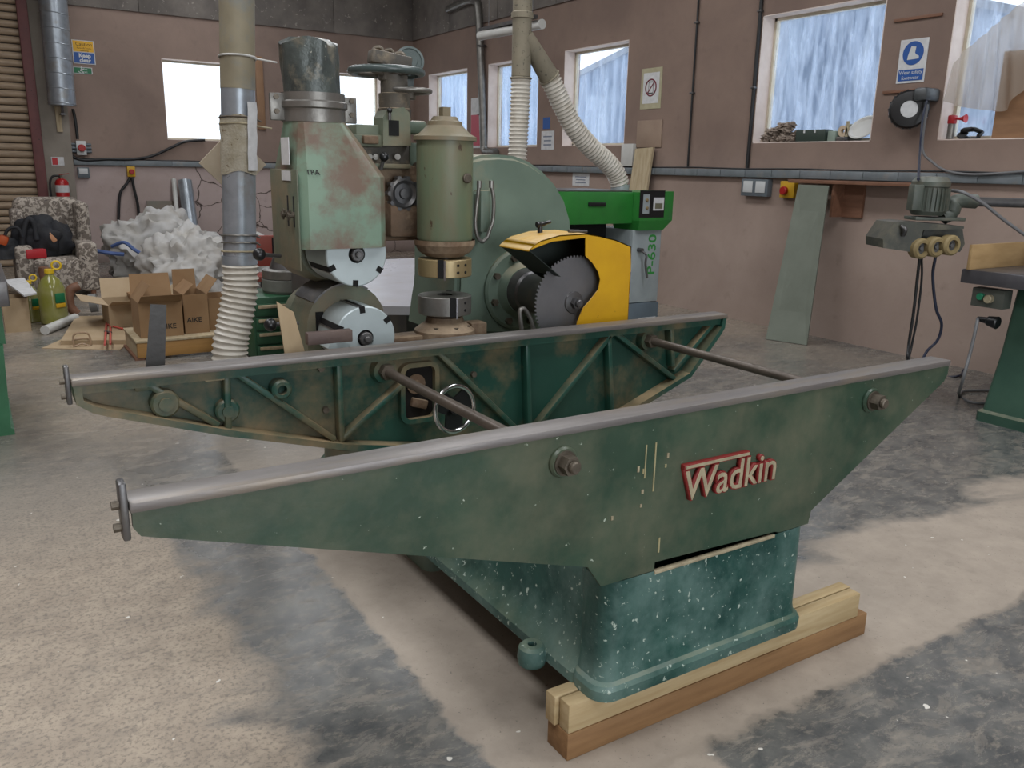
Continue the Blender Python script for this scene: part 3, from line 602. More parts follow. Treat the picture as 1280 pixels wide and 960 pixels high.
# --- slide castings, screws and handwheels between the hood and the motor
YS = 2.98
def cast(name, m_, x0, y0, x1, y1, ya, yb, bev=.006, par=ten):
    a, c = PY(x0, y0, ya), PY(x1, y1, ya); return part(name, m_, par, (box, a.x, c.x, ya, yb, c.z, a.z, {'bev': bev}))
cast('saddle', M_grey_g, 445, 155, 512, 200, YS, YS+.22); cast('saddle_base', M_grey_g, 436, 167, 478, 184, YS-.03, YS+.1)
cast('way', M_casting, 440, 180, 512, 212, YS-.01, YS+.2, .003); cast('apron', M_rust, 466, 206, 524, 300, YS-.0, YS+.2); cast('knee', M_rust, 488, 252, 530, 296, YS-.06, YS+.1, .012)
cast('packing_block', M_rust, 455, 169, 474, 180, YS-.05, YS, .004); cast('cover_strip', M_grey_g, 456, 204, 514, 211, YS-.05, YS, .003)
bm = NB(); A = [(479, 182), (479, 147), (484, 137), (505, 134), (512, 141), (514, 182)]
O = [P3(x, y, YS-.04) for x, y in A]; prism(bm, O, (0, .09, 0)); br = mk('screw_bracket', bm, M_grey_g, ten)
a, c = P3(486, 150, YS-.042), P3(499, 170, YS-.042); part('bracket_window', M_blackm, br, (box, a.x, c.x, YS-.0425, YS-.039, c.z, a.z))
cast('column_slide', M_light, 512, 178, 532, 300, YS+.04, YS+.22); cast('link_arm', M_light, 508, 150, 535, 168, YS+.02, YS+.12, .012)
wx = P3(483, 90, YS+.03).x; wy = YS+.03; zz = lambda y: P3(484, y, wy).z
part('screw_sleeve', M_casting, ten, (lathe, [(0, zz(150)), (.062, zz(150)), (.062, zz(136)), (.058, zz(135)), (.058, zz(117)), (.05, zz(116)), (.05, zz(94)), (0, zz(94))], (wx+.03, wy, 0), (0, 0, 1), 28))
for yy, rr, tr, dx in ((90, .128, .0135, 0), (112, .083, .009, .085)):
    hw2 = part('handwheel', M_alu if yy > 100 else mat('grey_green_enamel', '#3f4a49', '#4b5655', 9, .3), ten, (torus, (wx+dx, wy, zz(yy)), (0, 0, 1), rr, tr, 48, 14))
    for k in range(4): d = Vector((math.cos(k*PI/2+.6), math.sin(k*PI/2+.6), 0)); part('spoke', M_casting, hw2, (tube, [Vector((wx+dx, wy, zz(yy)-.012)), Vector((wx+dx, wy, zz(yy)-.006))+d*rr*.5, Vector((wx+dx, wy, zz(yy)))+d*rr], .009, 8))
    part('hub', M_casting, hw2, (cyl, (wx+dx, wy, zz(yy)-.03), (wx+dx, wy, zz(yy)+.008), .03, None, 20, .003))
tb = part('terminal_block', M_casting, ten, (obox, (wx+.005, wy-.02, zz(76)), (.15, .07, .045), (0, .14, -.15), .006)); 
for k in range(3): d = V(wx-.035+.042*k, wy-.01, zz(67)-.006*k); part('terminal_ring', M_bolt, tb, (torus, d, (.3, 1, .1), .018, .007, 20, 8)); part('terminal_screw', M_dsteel, tb, (cyl, d+V(.005, -.012, -.004), d+V(.005, .012, -.004), .007, None, 10))
dc = P3(512, 76, wy+.04); part('index_dial', mat('grey_dial', '#3f4a49', '#4b5655', 9, .4), ten, (lathe, [(0, -.02), (.05, -.02), (.055, -.008), (.055, 0), (.046, .002), (.044, -.001), (.03, -.001), (.028, .002), (0, .002)], dc, (-.35, -1, .25), 36), (obox, dc+V(.0, .03, -.06), (.055, .02, .09), (0, 0, -.2), .006))
kc = P3(505, 242, YS-.06); kn = part('clamp_knob', M_dsteel, ten, (lathe, [(0, 0), (.05, 0), (.057, .006), (.057, .03), (.048, .036), (.036, .028), (.02, .028), (.018, .04), (0, .04)], kc+V(0, .03, 0), (0, -1, 0), 32))
for k in range(10): t = 2*PI*k/10; part('grip', M_dsteel, kn, (cyl, kc+V(.057*math.cos(t), .03, .057*math.sin(t)), kc+V(.057*math.cos(t), -.002, .057*math.sin(t)), .009, None, 10))
ball_lever(P3(476, 212, YS-.06), P3(480, 196, YS-.08), .017); ball_lever(P3(487, 150, YS-.06), P3(487, 138, YS-.06), .010, .006)
part('bolt', M_bolt, ten, (cyl, P3(520, 207, YS+.04), P3(520, 207, YS-.0), .013, None, 8))
for x in (462, 470, 497): part('clamp_screw', M_alu, ten, (cyl, P3(x, 196, YS-.01), P3(x, 196, YS-.05), .011, None, 12))
# --- rounded column casing with flange for the saw spindle
YC = 3.06
pc = [P3(x, y, YC) for x, y in ((562, 420), (567, 385), (570, 368), (571, 356), (572, 300), (572, 240), (576, 212), (588, 198), (604, 194), (625, 193), (645, 195), (663, 202), (680, 214), (696, 231), (708, 252), (715, 276), (717, 310), (717, 420))]
cs = part('column_casing', M_light, ten, (prism, pc, (0, .42, 0)))
bm = cs.data; b2 = bmesh.new(); b2.from_mesh(bm); E_ = [e for e in b2.edges if len(e.link_faces) == 2 and abs(e.calc_face_angle(0)) > .9 and abs((e.verts[0].co-e.verts[1].co).y) < .01]
bmesh.ops.bevel(b2, geom=E_, offset=.02, segments=3, affect='EDGES'); b2.to_mesh(bm); b2.free(); bm.polygons.foreach_set('use_smooth', [True]*len(bm.polygons)); bm.set_sharp_from_angle(angle=.7)
sc_ = P3(717, 378, 2.655); SR = .183
fl = part('spindle_flange', M_light, ten, (lathe, [(0, 0), (.175, 0), (.175, .012), (.165, .022), (.12, .026), (.105, .05), (.10, .06), (0, .06)], (sc_.x, YC, sc_.z), (0, -1, 0), 48))
for k in range(8): t = 2*PI*(k+.4)/8; part('bolt', M_bolt, fl, (cyl, (sc_.x+.145*math.cos(t), YC-.02, sc_.z+.145*math.sin(t)), (sc_.x+.145*math.cos(t), YC-.042, sc_.z+.145*math.sin(t)), .015, None, 6))
part('spindle_sleeve', M_dsteel, ten, (lathe, [(0, .05), (.098, .05), (.09, .11), (.082, .12), (.082, .36), (.05, .37), (0, .37)], (sc_.x, YC, sc_.z), (0, -1, 0), 36))
# --- circular saw
bm = NB(); T = 72; ov = []
for k in range(T):
    for f, rr in ((0, SR-.007), (.35, SR-.006), (.55, SR+.002), (.98, SR+.0005)): t = -2*PI*(k+f)/T; ov.append((sc_.x+rr*math.cos(t), sc_.z+rr*math.sin(t)))
prism(bm, xz(ov, sc_.y), (0, .004, 0))
sw = mk('saw_blade', bm, mat('saw_plate_steel', '#97989c', '#85868a', 7, .36, .8, stretch=(1, 1, 1), bump=.03), ten, 30)
part('clamp_collar', M_dsteel, sw, (lathe, [(0, .010), (.022, .010), (.042, .006), (.045, .0), (0, 0)], sc_, (0, -1, 0), 32)); part('spindle_nut', M_dsteel, sw, (hexnut, sc_+V(0, -.01, 0), (0, -1, 0), .024, .02), (cyl, sc_+V(0, -.03, 0), sc_+V(0, -.045, 0), .015, None, 16, .003))
# --- yellow saw guard: plate with a cut-out, curved top cover, dark funnel side
YG = 2.615; g = lambda x, y: P3(x, y, YG)
plate = [(661, 313), (690, 302), (732, 297), (732, 320), (741, 329), (748, 340), (750.5, 350), (748, 362), (738, 375), (729, 385), (722, 402), (716, 430), (783, 430), (789, 308), (770, 300), (750, 295), (733, 292), (700, 294), (676, 301)]
bm = NB(); prism(bm, [g(*p) for p in plate], (0, .004, 0)); gd = mk('saw_guard', bm, M_yellow, ten)
bm = NB(); top = [(661, 313), (668, 306), (676, 301), (700, 294), (733, 292), (750, 295), (770, 300), (789, 308), (788.5, 340), (783, 430)]
for p, c in zip(top, top[1:]):
    A, B = g(*p), g(*c); dn = Vector((B.z-A.z, 0, A.x-B.x)).normalized()*-.004 if False else Vector((0, 0, -.004)) if abs(c[0]-p[0]) > 3 else Vector((-.004, 0, 0))
    loft(bm, [[A, A+V(0, .21, 0), A+V(0, .21, 0)+dn, A+dn], [B, B+V(0, .21, 0), B+V(0, .21, 0)+dn, B+dn]])
mk('guard_cover', bm, M_yellow, gd)
bm = NB(); A = g(661, 313); 
loft(bm, [[A, A+V(0, .21, 0), A+V(.004, .21, 0), A+V(.004, 0, 0)], [g(700, 346), g(700, 346)+V(0, .19, 0), g(700, 346)+V(.004, .19, 0), g(700, 346)+V(.004, 0, 0)]]); prism(bm, [g(x, y)+V(0, .2, 0) for x, y in ((662, 314), (732, 296), (786, 305), (782, 400), (700, 346))], (0, .004, 0)); mk('guard_funnel', bm, M_guardin, gd)
part('hinge', M_dsteel, gd, (cyl, g(722, 292)+V(0, .06, .006), g(745, 293)+V(0, .06, .006), .006, None, 10))
part('guard_rod', M_black, gd, (cyl, P3(675, 298, 2.75), P3(675, 279, 2.75), .010, None, 12), (tube, cat([P3(671, 281, 2.75), P3(678, 280, 2.75), P3(688, 277, 2.75)], 5), [.012]*3+[.010]*4+[.007]*4, 8), )
bm = NB(); tube(bm, cat([P3(653, 418, 2.68), P3(650, 395, 2.68), P3(651, 387, 2.68), P3(656, 387, 2.68), P3(664, 400, 2.68), P3(668, 416, 2.68)], 6), .009, 8); mk('chip_lip', bm, M_alu, ten)
# --- door latch with two bowed handles on the casing
bp = P3(605, 265, YC-.05); part('latch_box', M_light, ten, (box, bp.x-.02, bp.x+.025, YC-.06, YC, P3(605, 290, YC-.05).z, P3(605, 238, YC-.05).z, {'bev': .004}), (box, bp.x-.055, bp.x+.05, YC-.045, YC-.03, P3(605, 243, YC-.05).z, P3(605, 239, YC-.05).z))
for pts, yy in ((((599, 231), (596, 255), (594, 280), (597, 296), (603, 302), (609, 297)), YC-.09), (((614, 231), (617, 250), (616, 275), (612, 288), (609, 297)), YC-.09)):
    part('bow_handle', M_alu, ten, (tube, cat([P3(x, y, yy) for x, y in pts], 6), .008, 8)); part('latch_pin', M_alu, ten, (cyl, P3(*pts[0], yy)+V(0, 0, -.012), P3(*pts[0], yy)+V(0, 0, .016), .010, None, 10))
# ---------------------------------------------------------------- timbers under the base
M_pine = mat('planed_pine', '#b9a681', '#a58e66', 3, .65, stretch=(1.2, 12, 12), spots='#6f5334', spot_t=.72, bump=.1)
M_oldpine = mat('old_pine', '#8f6d48', '#7d5d3b', 3, .7, stretch=(1.2, 12, 12), spots='#4f3923', spot_t=.7, bump=.12)
M_palewood = mat('sawn_pale_timber', '#b3a488', '#a08f70', 3, .7, stretch=(12, 12, 1.5), bump=.1)
for nm, m_, bx_, lab in (('timber_bearer', M_oldpine, (1.148, 2.385, 1.50, 1.592, 0, .079), 'brown timber bearer lying on the floor under the machine base'),
                         ('timber_batten', M_pine, (1.150, 2.335, 1.502, 1.544, .0795, .1645), 'pale pine batten on the bearer, outer one under the base lip'),
                         ('timber_batten', M_pine, (1.138, 2.345, 1.549, 1.591, .0795, .1645), 'pale pine batten on the bearer, inner one of the two')):
    b = NB(); box(b, *bx_, bev=.003); o_ = tag(mk(nm, b, m_), lab, 'timber', 'timbers under the machine base')
# ---------------------------------------------------------------- planer with green head
M_pgreen = mat('bright_green_enamel', '#2f7d35', '#2a7030', 5, .35, dust='#42604a', dust_t=(.6, .8), bump=.05)
M_pgrey = mat('light_grey_enamel', '#98a1a3', '#8b9496', 5, .4, bump=.04); M_pdark = mat('blue_grey_enamel', '#5a6770', '#525e66', 5, .45, bump=.04)
M_pgtxt = flat('green_print', '#2f8a3a', .6)
pl = thing('planer', 'green and grey planer marked P-630 behind the yellow saw guard', 'machine', (5.0, 6.3, 0))
yp = 6.0; f6 = lambda x, y: PY(x, y, yp)
xL, x1, x2, x3 = 3.7, f6(791, 260).x, f6(831, 240).x, f6(822, 340).x
zt, zb = f6(793, 240).z, f6(760, 280).z
part('head', M_pgreen, pl, (box, xL, x1, yp, yp+.75, zb, zt, {'bev': .006})); part('head_top', M_dsteel, pl, (box, xL, x1, yp+.02, yp+.73, zt, zt+.012, {'bev': .003}))
part('handle', M_black, pl, (box, f6(735, 254).x, f6(756, 254).x, yp-.02, yp+.002, f6(745, 258).z, f6(745, 253).z, {'bev': .004}))
cbx = part('control_box', M_pgreen, pl, (loft, [[V(x1, yy, zb-.01) for yy in ()] or [V(x1, yp-.10, zb+.03), V(x1, yp+.3, zb+.03), V(x1, yp+.3, zt), V(x1, yp-.10, zt)], [V(x2+.02, yp-.10, zb+.03), V(x2+.02, yp+.3, zb+.03), V(x2+.02, yp+.3, zt+.01), V(x2+.02, yp-.10, zt+.01)]]), (loft, [[V(x1+.02, yp-.07, zb-.06), V(x1+.02, yp+.28, zb-.06), V(x2-.06, yp+.28, zb-.06), V(x2-.06, yp-.07, zb-.06)], [V(x1, yp-.10, zb+.03), V(x1, yp+.3, zb+.03), V(x2+.02, yp+.3, zb+.03), V(x2+.02, yp-.10, zb+.03)]]))
ya = yp-.10; fa = lambda x, y: PY(x, y, ya-.003)
pn = part('panel', flat('black_panel', '#141517', .4), cbx, (box, fa(800, 250).x, fa(831, 250).x, ya-.003, ya, fa(815, 272).z, fa(815, 238).z))
part('switch_plate', M_pgrey, cbx, (box, fa(804, 250).x, fa(812, 250).x, ya-.006, ya-.003, fa(808, 267).z, fa(808, 243).z)); part('display', M_paper, cbx, (box, fa(817, 250).x, fa(830, 250).x, ya-.006, ya-.003, fa(824, 263).z, fa(824, 247).z)); part('screen', flat('lcd', '#6b6a58', .3), cbx, (box, fa(819, 250).x, fa(828, 250).x, ya-.008, ya-.006, fa(824, 261).z, fa(824, 254).z))
for yy in (250, 260): part('button', M_brass, cbx, (cyl, fa(808, yy)+V(0, -.003, 0), fa(808, yy)+V(0, -.02, 0), .014, None, 14, .003))
cl = part('column', M_pgrey, pl, (box, f6(789, 300).x, x3, yp-.02, yp+.55, .30, zb-.06, {'bev': .008})); part('plinth', M_pdark, pl, (box, f6(789, 300).x-.01, x3+.01, yp-.03, yp+.57, 0, .295, {'bev': .008}))
text('lettering', 'P-630', .13, (f6(813, 318).x, yp-.0215, f6(813, 318).z), (0, 0, 1), (-1, 0, 0), M_pgtxt, cl, .0008, offset=.002, sx=1.25)
nm_ = part('name_plate', M_paper, pl, (box, f6(789, 399).x+.06, x3-.02, yp-.033, yp-.031, .055, .155)); text('lettering', 'Walker', .06, ((f6(789, 399).x+.06+x3-.02)/2, yp-.0335, .105), (1, 0, 0), (0, 0, 1), M_ink, nm_, .0005)
part('far_column', M_pgrey, pl, (box, xL+.05, xL+.42, yp, yp+.55, 0, zb, {'bev': .008})); part('table', M_dsteel, pl, (box, xL+.42, x1-.02, yp+.15, yp+.7, .62, .70, {'bev': .004})); part('inside', M_blackm, pl, (box, xL+.42, x1-.02, yp+.35, yp+.72, .71, zb))
part('lever', M_dsteel, pl, (tube, cat([f6(796, 312)+V(0, -.06, 0), f6(799, 318)+V(0, -.1, 0), f6(798, 328)+V(0, -.1, 0), f6(800, 346)+V(0, -.1, 0)], 6), .011, 10), (cyl, f6(796, 312)+V(0, -.08, 0), f6(796, 312)+V(0, .0, 0), .02, None, 14)); part('knob', M_black, pl, (lathe, [(.022*math.sin(PI*i/10), -.022*math.cos(PI*i/10)) for i in range(11)], (x3+.03, yp+.1, f6(825, 290).z), (0, 0, 1), 16), (cyl, (x3, yp+.1, f6(825, 290).z), (x3+.03, yp+.1, f6(825, 290).z), .008, None, 10))
part('hose_spigot', M_pgrey, pl, (cyl, (PY(775, 236, 6.28).x, yp+.28, zt), (PY(775, 236, 6.28).x, yp+.28, zt+.06), .085, None, 28))
# ---------------------------------------------------------------- extraction ducts hanging above
M_galv = mat('galvanised_steel', '#a3abb3', '#8f979f', 10, .33, .55, dust='#96928a', dust_t=(.55, .75), bump=.05)
M_dgalv = mat('dusty_galvanised_steel', '#7b7565', '#8b8371', 6, .7, .2, spots='#5f5a4f', spot_t=.62, bump=.15)
M_hose = mat('ribbed_clear_hose', '#c8c4ba', '#b6b0a4', 8, .4, dust='#a99c86', dust_t=(.55, .8), bump=0)
M_white = mat('white_plastic', '#c2c2be', '#b3b3af', 5, .4, bump=.02)
yd = 6.28; fd = lambda x, y: PY(x, y, yd)
dk = thing('extraction_duct', 'grey Y-shaped extraction duct with two ribbed hoses hanging above the planer', 'duct', (fd(652, 50).x, yd, 4.0))
dx = fd(652, 60).x; r_d = .080
part('main_duct', M_dgalv, dk, (lathe, [(r_d, fd(652, 96).z), (r_d, fd(652, 24).z), (r_d+.012, fd(652, 23).z), (r_d+.012, fd(652, 16).z), (r_d, fd(652, 15).z), (r_d, ZC-.003)], (dx, yd, 0), (0, 0, 1), 32)); part('clamp_ring', M_dgalv, dk, (torus, (dx, yd, fd(652, 98).z), (0, 0, 1), r_d+.006, .008, 32, 8))
bd = fd(687, 97); part('branch_duct', M_dgalv, dk, (cyl, (dx+.02, yd-.02, fd(652, 45).z), bd, r_d-.012, r_d+.006, 28)); part('clamp_ring', M_dgalv, dk, (torus, bd, (bd-V(dx, yd, fd(652, 45).z)), r_d+.008, .009, 32, 8))
hx = fd(775, 236).x
part('ribbed_hose', M_hose, dk, (hose, [V(dx, yd, fd(652, 99).z), V(dx-.005, yd, fd(652, 140).z), V(dx-.02, yd, fd(652, 200).z), V(dx-.02, yd, zt+.014)], r_d, .032, .011, {'seg': 22}))
part('ribbed_hose', M_hose, dk, (hose, [bd, fd(703, 132), fd(718, 160), fd(738, 184), fd(758, 202), fd(770, 217), V(hx, yd, zt+.055)], r_d+.004, .032, .011, {'seg': 22}))
# white pipe on the right wall and fluorescent batten
wp = thing('drain_pipe', 'pale grey pipe with elbow running down the wall between windows', 'pipe', (XR-.06, 11.0, 1.7)); xw = XR-.075
A = [PX(560, 12, xw), PX(583, 2, xw), PX(594, 2, xw), PX(598, 14, xw), PX(601, 80, xw), PX(604, 170, xw), PX(605, 186, xw), PX(609, 190, xw), PX(620, 190, xw)]
part('pipe', M_alu, wp, (tube, cat(A, 8), .055, 14))
for yy in (57, 143): p = PX(602, yy, xw); part('bracket', M_dsteel, wp, (box, XR-.14, XR-.002, p.y-.02, p.y+.02, p.z-.008, p.z+.008), (torus, p, (0, 0, 1), .058, .008, 24, 8))
p0, p1 = PZ(600, 45, 3.1), PZ(678, 30, 3.1); lt = thing('fluorescent_batten', 'white fluorescent batten light hanging in front of the far windows', 'light', ((p0.x+p1.x)/2, (p0.y+p1.y)/2, 3.1))
part('diffuser', M_white, lt, (tube, [p0, p0.lerp(p1, .02), p0.lerp(p1, .98), p1], .055, 16)); part('spine', M_dsteel, lt, (box, p0.x-.02, p0.x+.03, p1.y, p0.y, 3.15, 3.19))
for t in (.15, .85): q_ = p0.lerp(p1, t); part('suspension_wire', M_dsteel, lt, (cyl, q_+V(0, 0, .07), V(q_.x, q_.y, ZC-.003), .004, None, 6))
# ---------------------------------------------------------------- right wall fittings
M_trunk = mat('grey_trunking', '#6b7377', '#7b8286', 7, .5, .3, dust='#8b8378', dust_t=(.55, .8), bump=.04)
M_cable = flat('black_cable', '#17181a', .5); M_gcable = flat('grey_cable', '#6d6e70', .5); M_bcable = flat('navy_cable', '#1d2438', .5)
def trunk(name, side, a0, a1, z0, z1, lab, pitch):
    t_ = thing(name, lab, 'trunking', (XR if side == 'x' else (a0+a1)/2, (a0+a1)/2 if side == 'x' else YL, z0))
    def bb(p0, p1, q0, q1, e, **k): return (box, XR-e, XR-.001, p0, p1, q0, q1, k) if side == 'x' else (box, p0, p1, YL-e, YL-.001, q0, q1, k)
    part('back_box', M_trunk, t_, bb(a0, a1, z0, z1, .045)); p = a0; first = None
    f_, *a = bb(0, pitch-.006, z0+.003, z1-.003, .052, bev=.002)
    first = None; n = int((a1-a0)/pitch); pit = (a1-a0)/n
    for i in range(n):
        if first is None:
            k_ = a.pop() if isinstance(a[-1], dict) else {}
            bm = NB(); sh = a0
            if side == 'x': box(bm, XR-.052, XR-.0455, a0+.003, a0+pit-.003, z0+.003, z1-.003, .002)
            else: box(bm, a0+.003, a0+pit-.003, YL-.052, YL-.0455, z0+.003, z1-.003, .002)
            first = mk('cover', bm, M_trunk, t_)
        else: dupl(first, (0, pit*i, 0) if side == 'x' else (pit*i, 0, 0))
    part('cable', M_cable, t_, (tube, [V(XR-.03, a0+(a1-a0)*i/30, z1+.010+.004*math.sin(i*1.7)) if side == 'x' else V(a0+(a1-a0)*i/30, YL-.03, z1+.010+.004*math.sin(i*1.7)) for i in range(31)], .008, 6))
trunk('cable_trunking', 'x', 2.4, 13.6, 1.455, 1.53, 'long grey cable trunking above the leaning board and wall shelf', .33)
trunk('cable_trunking', 'y', 1.30, 6.60, 1.41, 1.487, 'grey cable trunking on the wall with cracked plaster', .62)
def wbox(bm, y0, y1, z0, z1, d, d0=.001, bev=.004): box(bm, XR-d, XR-d0, y0, y1, z0, z1, bev)
def lbox(bm, x0, x1, z0, z1, d, d0=.001, bev=.004): box(bm, x0, x1, YL-d, YL-d0, z0, z1, bev)
def conduit(px0, px1, lab, r):
    a, c = PX(*px0, XR-.02), PX(*px1, XR-.02); t_ = thing('conduit', lab, 'conduit', (XR-.02, c.y, c.z)); part('pipe', M_cable, t_, (cyl, (XR-.02, c.y, 1.545), (XR-.02, a.y, 3.54), r, None, 10))
    for z in (2.3, 3.0): part('saddle', M_dsteel, t_, (box, XR-.045, XR-.001, c.y+(a.y-c.y)*(z-1.5)/2-.025, c.y+(a.y-c.y)*(z-1.5)/2+.025, z, z+.02, {'bev': .003}))
conduit((952, 0), (934, 208), 'black conduit running up beside the window with rags', .018); conduit((873, 0), (860, 203), 'thin black conduit on bare wall between phone sign and thick conduit', .011)
M_sock = mat('grey_socket_box', '#5f676d', '#555c61', 6, .45, bump=.02); M_swhite = flat('white_switch', '#c5c8c8', .4); M_redb = flat('red_knob', '#a01c1a', .4); M_yel = flat('yellow_plate', '#c4991a', .5)
so = thing('socket_outlet', 'grey double socket box near the leaning grey-green board', 'socket', (XR-.03, 5.98, 1.28)); part('box', M_sock, so, (wbox, 5.81, 6.15, 1.275, 1.44, .07)); 
for y0, y1 in ((5.84, 5.96), (6.0, 6.12)): part('face_plate', M_swhite, so, (wbox, y0, y1, 1.31, 1.42, .076, .071, .002))
sw2 = thing('isolator_switch', 'yellow isolator with red knob beside the leaning grey board', 'switch', (XR-.03, 5.58, 1.275)); part('plate', M_yel, sw2, (wbox, 5.495, 5.665, 1.275, 1.43, .06)); part('knob', M_redb, sw2, (cyl, (XR-.06, 5.60, 1.34), (XR-.10, 5.60, 1.34), .04, None, 20, .006))
sh = thing('wall_shelf', 'narrow brown timber shelf on bracket under the trunking', 'shelf', (XR-.1, 4.84, 1.43)); M_brown = mat('brown_stained_wood', '#6b4a38', '#7d5945', 4, .6, stretch=(8, 1.5, 8)); part('plank', M_brown, sh, (box, XR-.21, XR-.001, 4.15, 5.45, 1.418, 1.449, {'bev': .002})); part('bracket', M_brown, sh, (box, XR-.17, XR-.001, 4.96, 4.985, 1.13, 1.417), (box, XR-.03, XR-.001, 4.76, 4.98, 1.13, 1.417))
b = NB(); B0, B1, T0, T1 = V(6.13, 5.24, 0), V(6.25, 4.87, 0), V(6.44, 5.30, 1.40), V(6.44, 4.97, 1.40); nv = (B1-B0).cross(T0-B0).normalized()*.02
loft(b, [[B0, B1, B1+nv, B0+nv], [T0, T1, T1+nv, T0+nv]]); tag(mk('leaning_board', b, mat('grey_green_board', '#71776c', '#676d62', 4, .7, spots='#3c3a35', spot_t=.76, spot_scale=20)), 'tall grey-green board leaning against the shelf', 'board')
def sign(name, lab, side, a0, a1, z0, z1, m_=None):
    b = NB()
    if side == 'x': wbox(b, a0, a1, z0, z1, .006, .001, 0)
    else: lbox(b, a0, a1, z0, z1, .006, .001, 0)
    return tag(mk(name, b, m_ or M_paper, smooth=False), lab, 'sign')
UX, UZ = (0, -1, 0), (0, 0, 1); M_blue = flat('sign_blue', '#1d4f96', .5); M_sred = flat('sign_red', '#b04a58', .6); M_sgreen = flat('sign_green', '#146b43', .5)
s_ = sign('safety_sign', 'white sign with blue boot disc reading Wear safety footwear', 'x', 4.35, 4.60, 2.245, 2.585)
part('blue_disc', M_blue, s_, (cyl, (XR-.0062, 4.475, 2.475), (XR-.009, 4.475, 2.475), .092, None, 40)); part('blue_band', M_blue, s_, (wbox, 4.365, 4.585, 2.262, 2.35, .009, .0062, 0))
b = NB(); prism(b, [(XR-.0092, 4.475-dy, 2.475+dz) for dy, dz in ((-.02, .055), (.022, .048), (.018, .0), (.03, -.012), (.055, -.025), (.056, -.045), (-.045, -.05), (-.042, -.02))], (-.002, 0, 0)); mk('boot', b, M_swhite, s_, smooth=False)
text('lettering', 'Wear safety', .042, (XR-.0095, 4.475, 2.326), UX, UZ, M_swhite, s_, .0005); text('lettering', 'footwear', .042, (XR-.0095, 4.475, 2.284), UX, UZ, M_swhite, s_, .0005)
s_ = sign('prohibition_sign', 'white notice with a crossed-out mobile phone', 'x', 7.51, 7.86, 2.18, 2.62, mat('yellowed_paper', '#aaa489', '#9b957a', 9, .8, bump=0)); part('white_field', M_paper, s_, (wbox, 7.55, 7.82, 2.24, 2.57, .008, .0062, 0)); part('red_ring', flat('sign_dark_red', '#6e2733', .6), s_, (torus, (XR-.009, 7.685, 2.41), (1, 0, 0), .088, .008, 36, 6)); part('red_bar', flat('sign_dark_red_bar', '#6e2733', .6), s_, (obox, (XR-.009, 7.685, 2.41), (.003, .014, .17), (.75, 0, 0)))
b = NB()
for y0, y1, z0, z1 in ((7.645, 7.65, 2.345, 2.475), (7.72, 7.725, 2.345, 2.475), (7.645, 7.725, 2.345, 2.355), (7.645, 7.725, 2.465, 2.475)): wbox(b, y0, y1, z0, z1, .0095, .008, 0)
mk('phone_outline', b, M_ink, s_, smooth=False)
M_print = flat('faded_blue_print', '#6b7486', .8)
def notice(lab, pxa, pxb, lines, m_=None):
    a, c = PX(*pxa, XR-.005), PX(*pxb, XR-.005); s = sign('paper_notice', lab, 'x', c.y, a.y, c.z, a.z, m_); h = (a.z-c.z)
    for i in range(lines): w_ = (a.y-c.y)*(.34, .28, .31)[i]; part('print_line', M_print, s, (wbox, (a.y+c.y)/2-w_, (a.y+c.y)/2+w_, a.z-h*(.30+.22*i)-h*.035, a.z-h*(.30+.22*i)+h*.035, .007, .0061, 0))
    return s
notice('white three-line paper notice between the two ribbed hoses', (677, 164), (692, 187), 3); notice('white paper notice low on the wall above the planer head', (716, 216), (736, 233), 3)
notice('small white and blue notice above the paper notice', (679, 147), (687, 161), 0, M_blue); notice('pale notice partly behind the branch duct', (686, 90), (694, 108), 0)
s_ = notice('red and white fire notice on wall behind the drain pipe', (589, 123), (600, 185), 0); a, c = PX(589, 144, XR-.007), PX(600, 182, XR-.007); part('red_field', M_sred, s_, (wbox, c.y, a.y, c.z, a.z, .008, .0062, 0))
a, c = PX(797, 151, XR-.01), PX(826, 184, XR-.01); b = NB(); wbox(b, c.y, a.y, c.z, a.z, .014, .001, .002); tag(mk('blank_panel', b, mat('brown_panel', '#94806f', '#877364', 4, .7)), 'plain tan panel fixed below the phone sign', 'panel')
a, c = PX(781, 180, XR-.01), PX(794, 208, XR-.01); b = NB(); wbox(b, c.y, a.y, c.z, a.z, .06, .001, .004); tag(mk('switch_box', b, M_white), 'white switch box at the end of the trunking by the pine plank', 'switch')
b = NB(); B0, B1 = PX(789, 236, 6.50), PX(808, 236, 6.50); B0.z = B1.z = 0; d0, d1 = PX(794, 186, 6.60), PX(816, 184, 6.60); B0 = V(6.40, d0.y+.02, 0); B1 = V(6.40, d1.y+.02, 0); loft(b, [[B0, B1, B1+V(.03, 0, 0), B0+V(.03, 0, 0)], [d0, d1, d1+V(.03, 0, 0), d0+V(.03, 0, 0)]]); tag(mk('pine_plank', b, M_palewood), 'pale pine plank leaning on the wall behind the planer', 'plank')
# cable reel
rc = PX(1136, 137, XR-.14); rl = thing('cable_reel', 'black wall-mounted cable reel with white label', 'cable reel', (XR-.1, rc.y, rc.z-.15)); ax_ = Vector((-.75, -.55, 0)).normalized()
part('housing', M_black, rl, (lathe, [(0, -.09), (.13, -.09), (.15, -.07), (.15, .03), (.135, .05), (.09, .055), (0, .055)], rc, ax_, 36)); part('label_disc', M_paper, rl, (cyl, rc+ax_*.0555, rc+ax_*.058, .065, None, 28)); part('wall_bracket', mat('dark_grey_steel', '#4b4e50', '#5a5d5f', 6, .4, .5), rl, (box, XR-.20, XR-.001, rc.y-.17, rc.y-.06, rc.z+.06, rc.z+.16, {'bev': .02}))
for k in range(18): t = 2*PI*k/18; u_, v_, a_ = frame(ax_); part('vent_rib', M_black, rl, (cyl, rc+ax_*-.07+(u_*math.cos(t)+v_*math.sin(t))*.149, rc+ax_*.03+(u_*math.cos(t)+v_*math.sin(t))*.149, .008, None, 6))
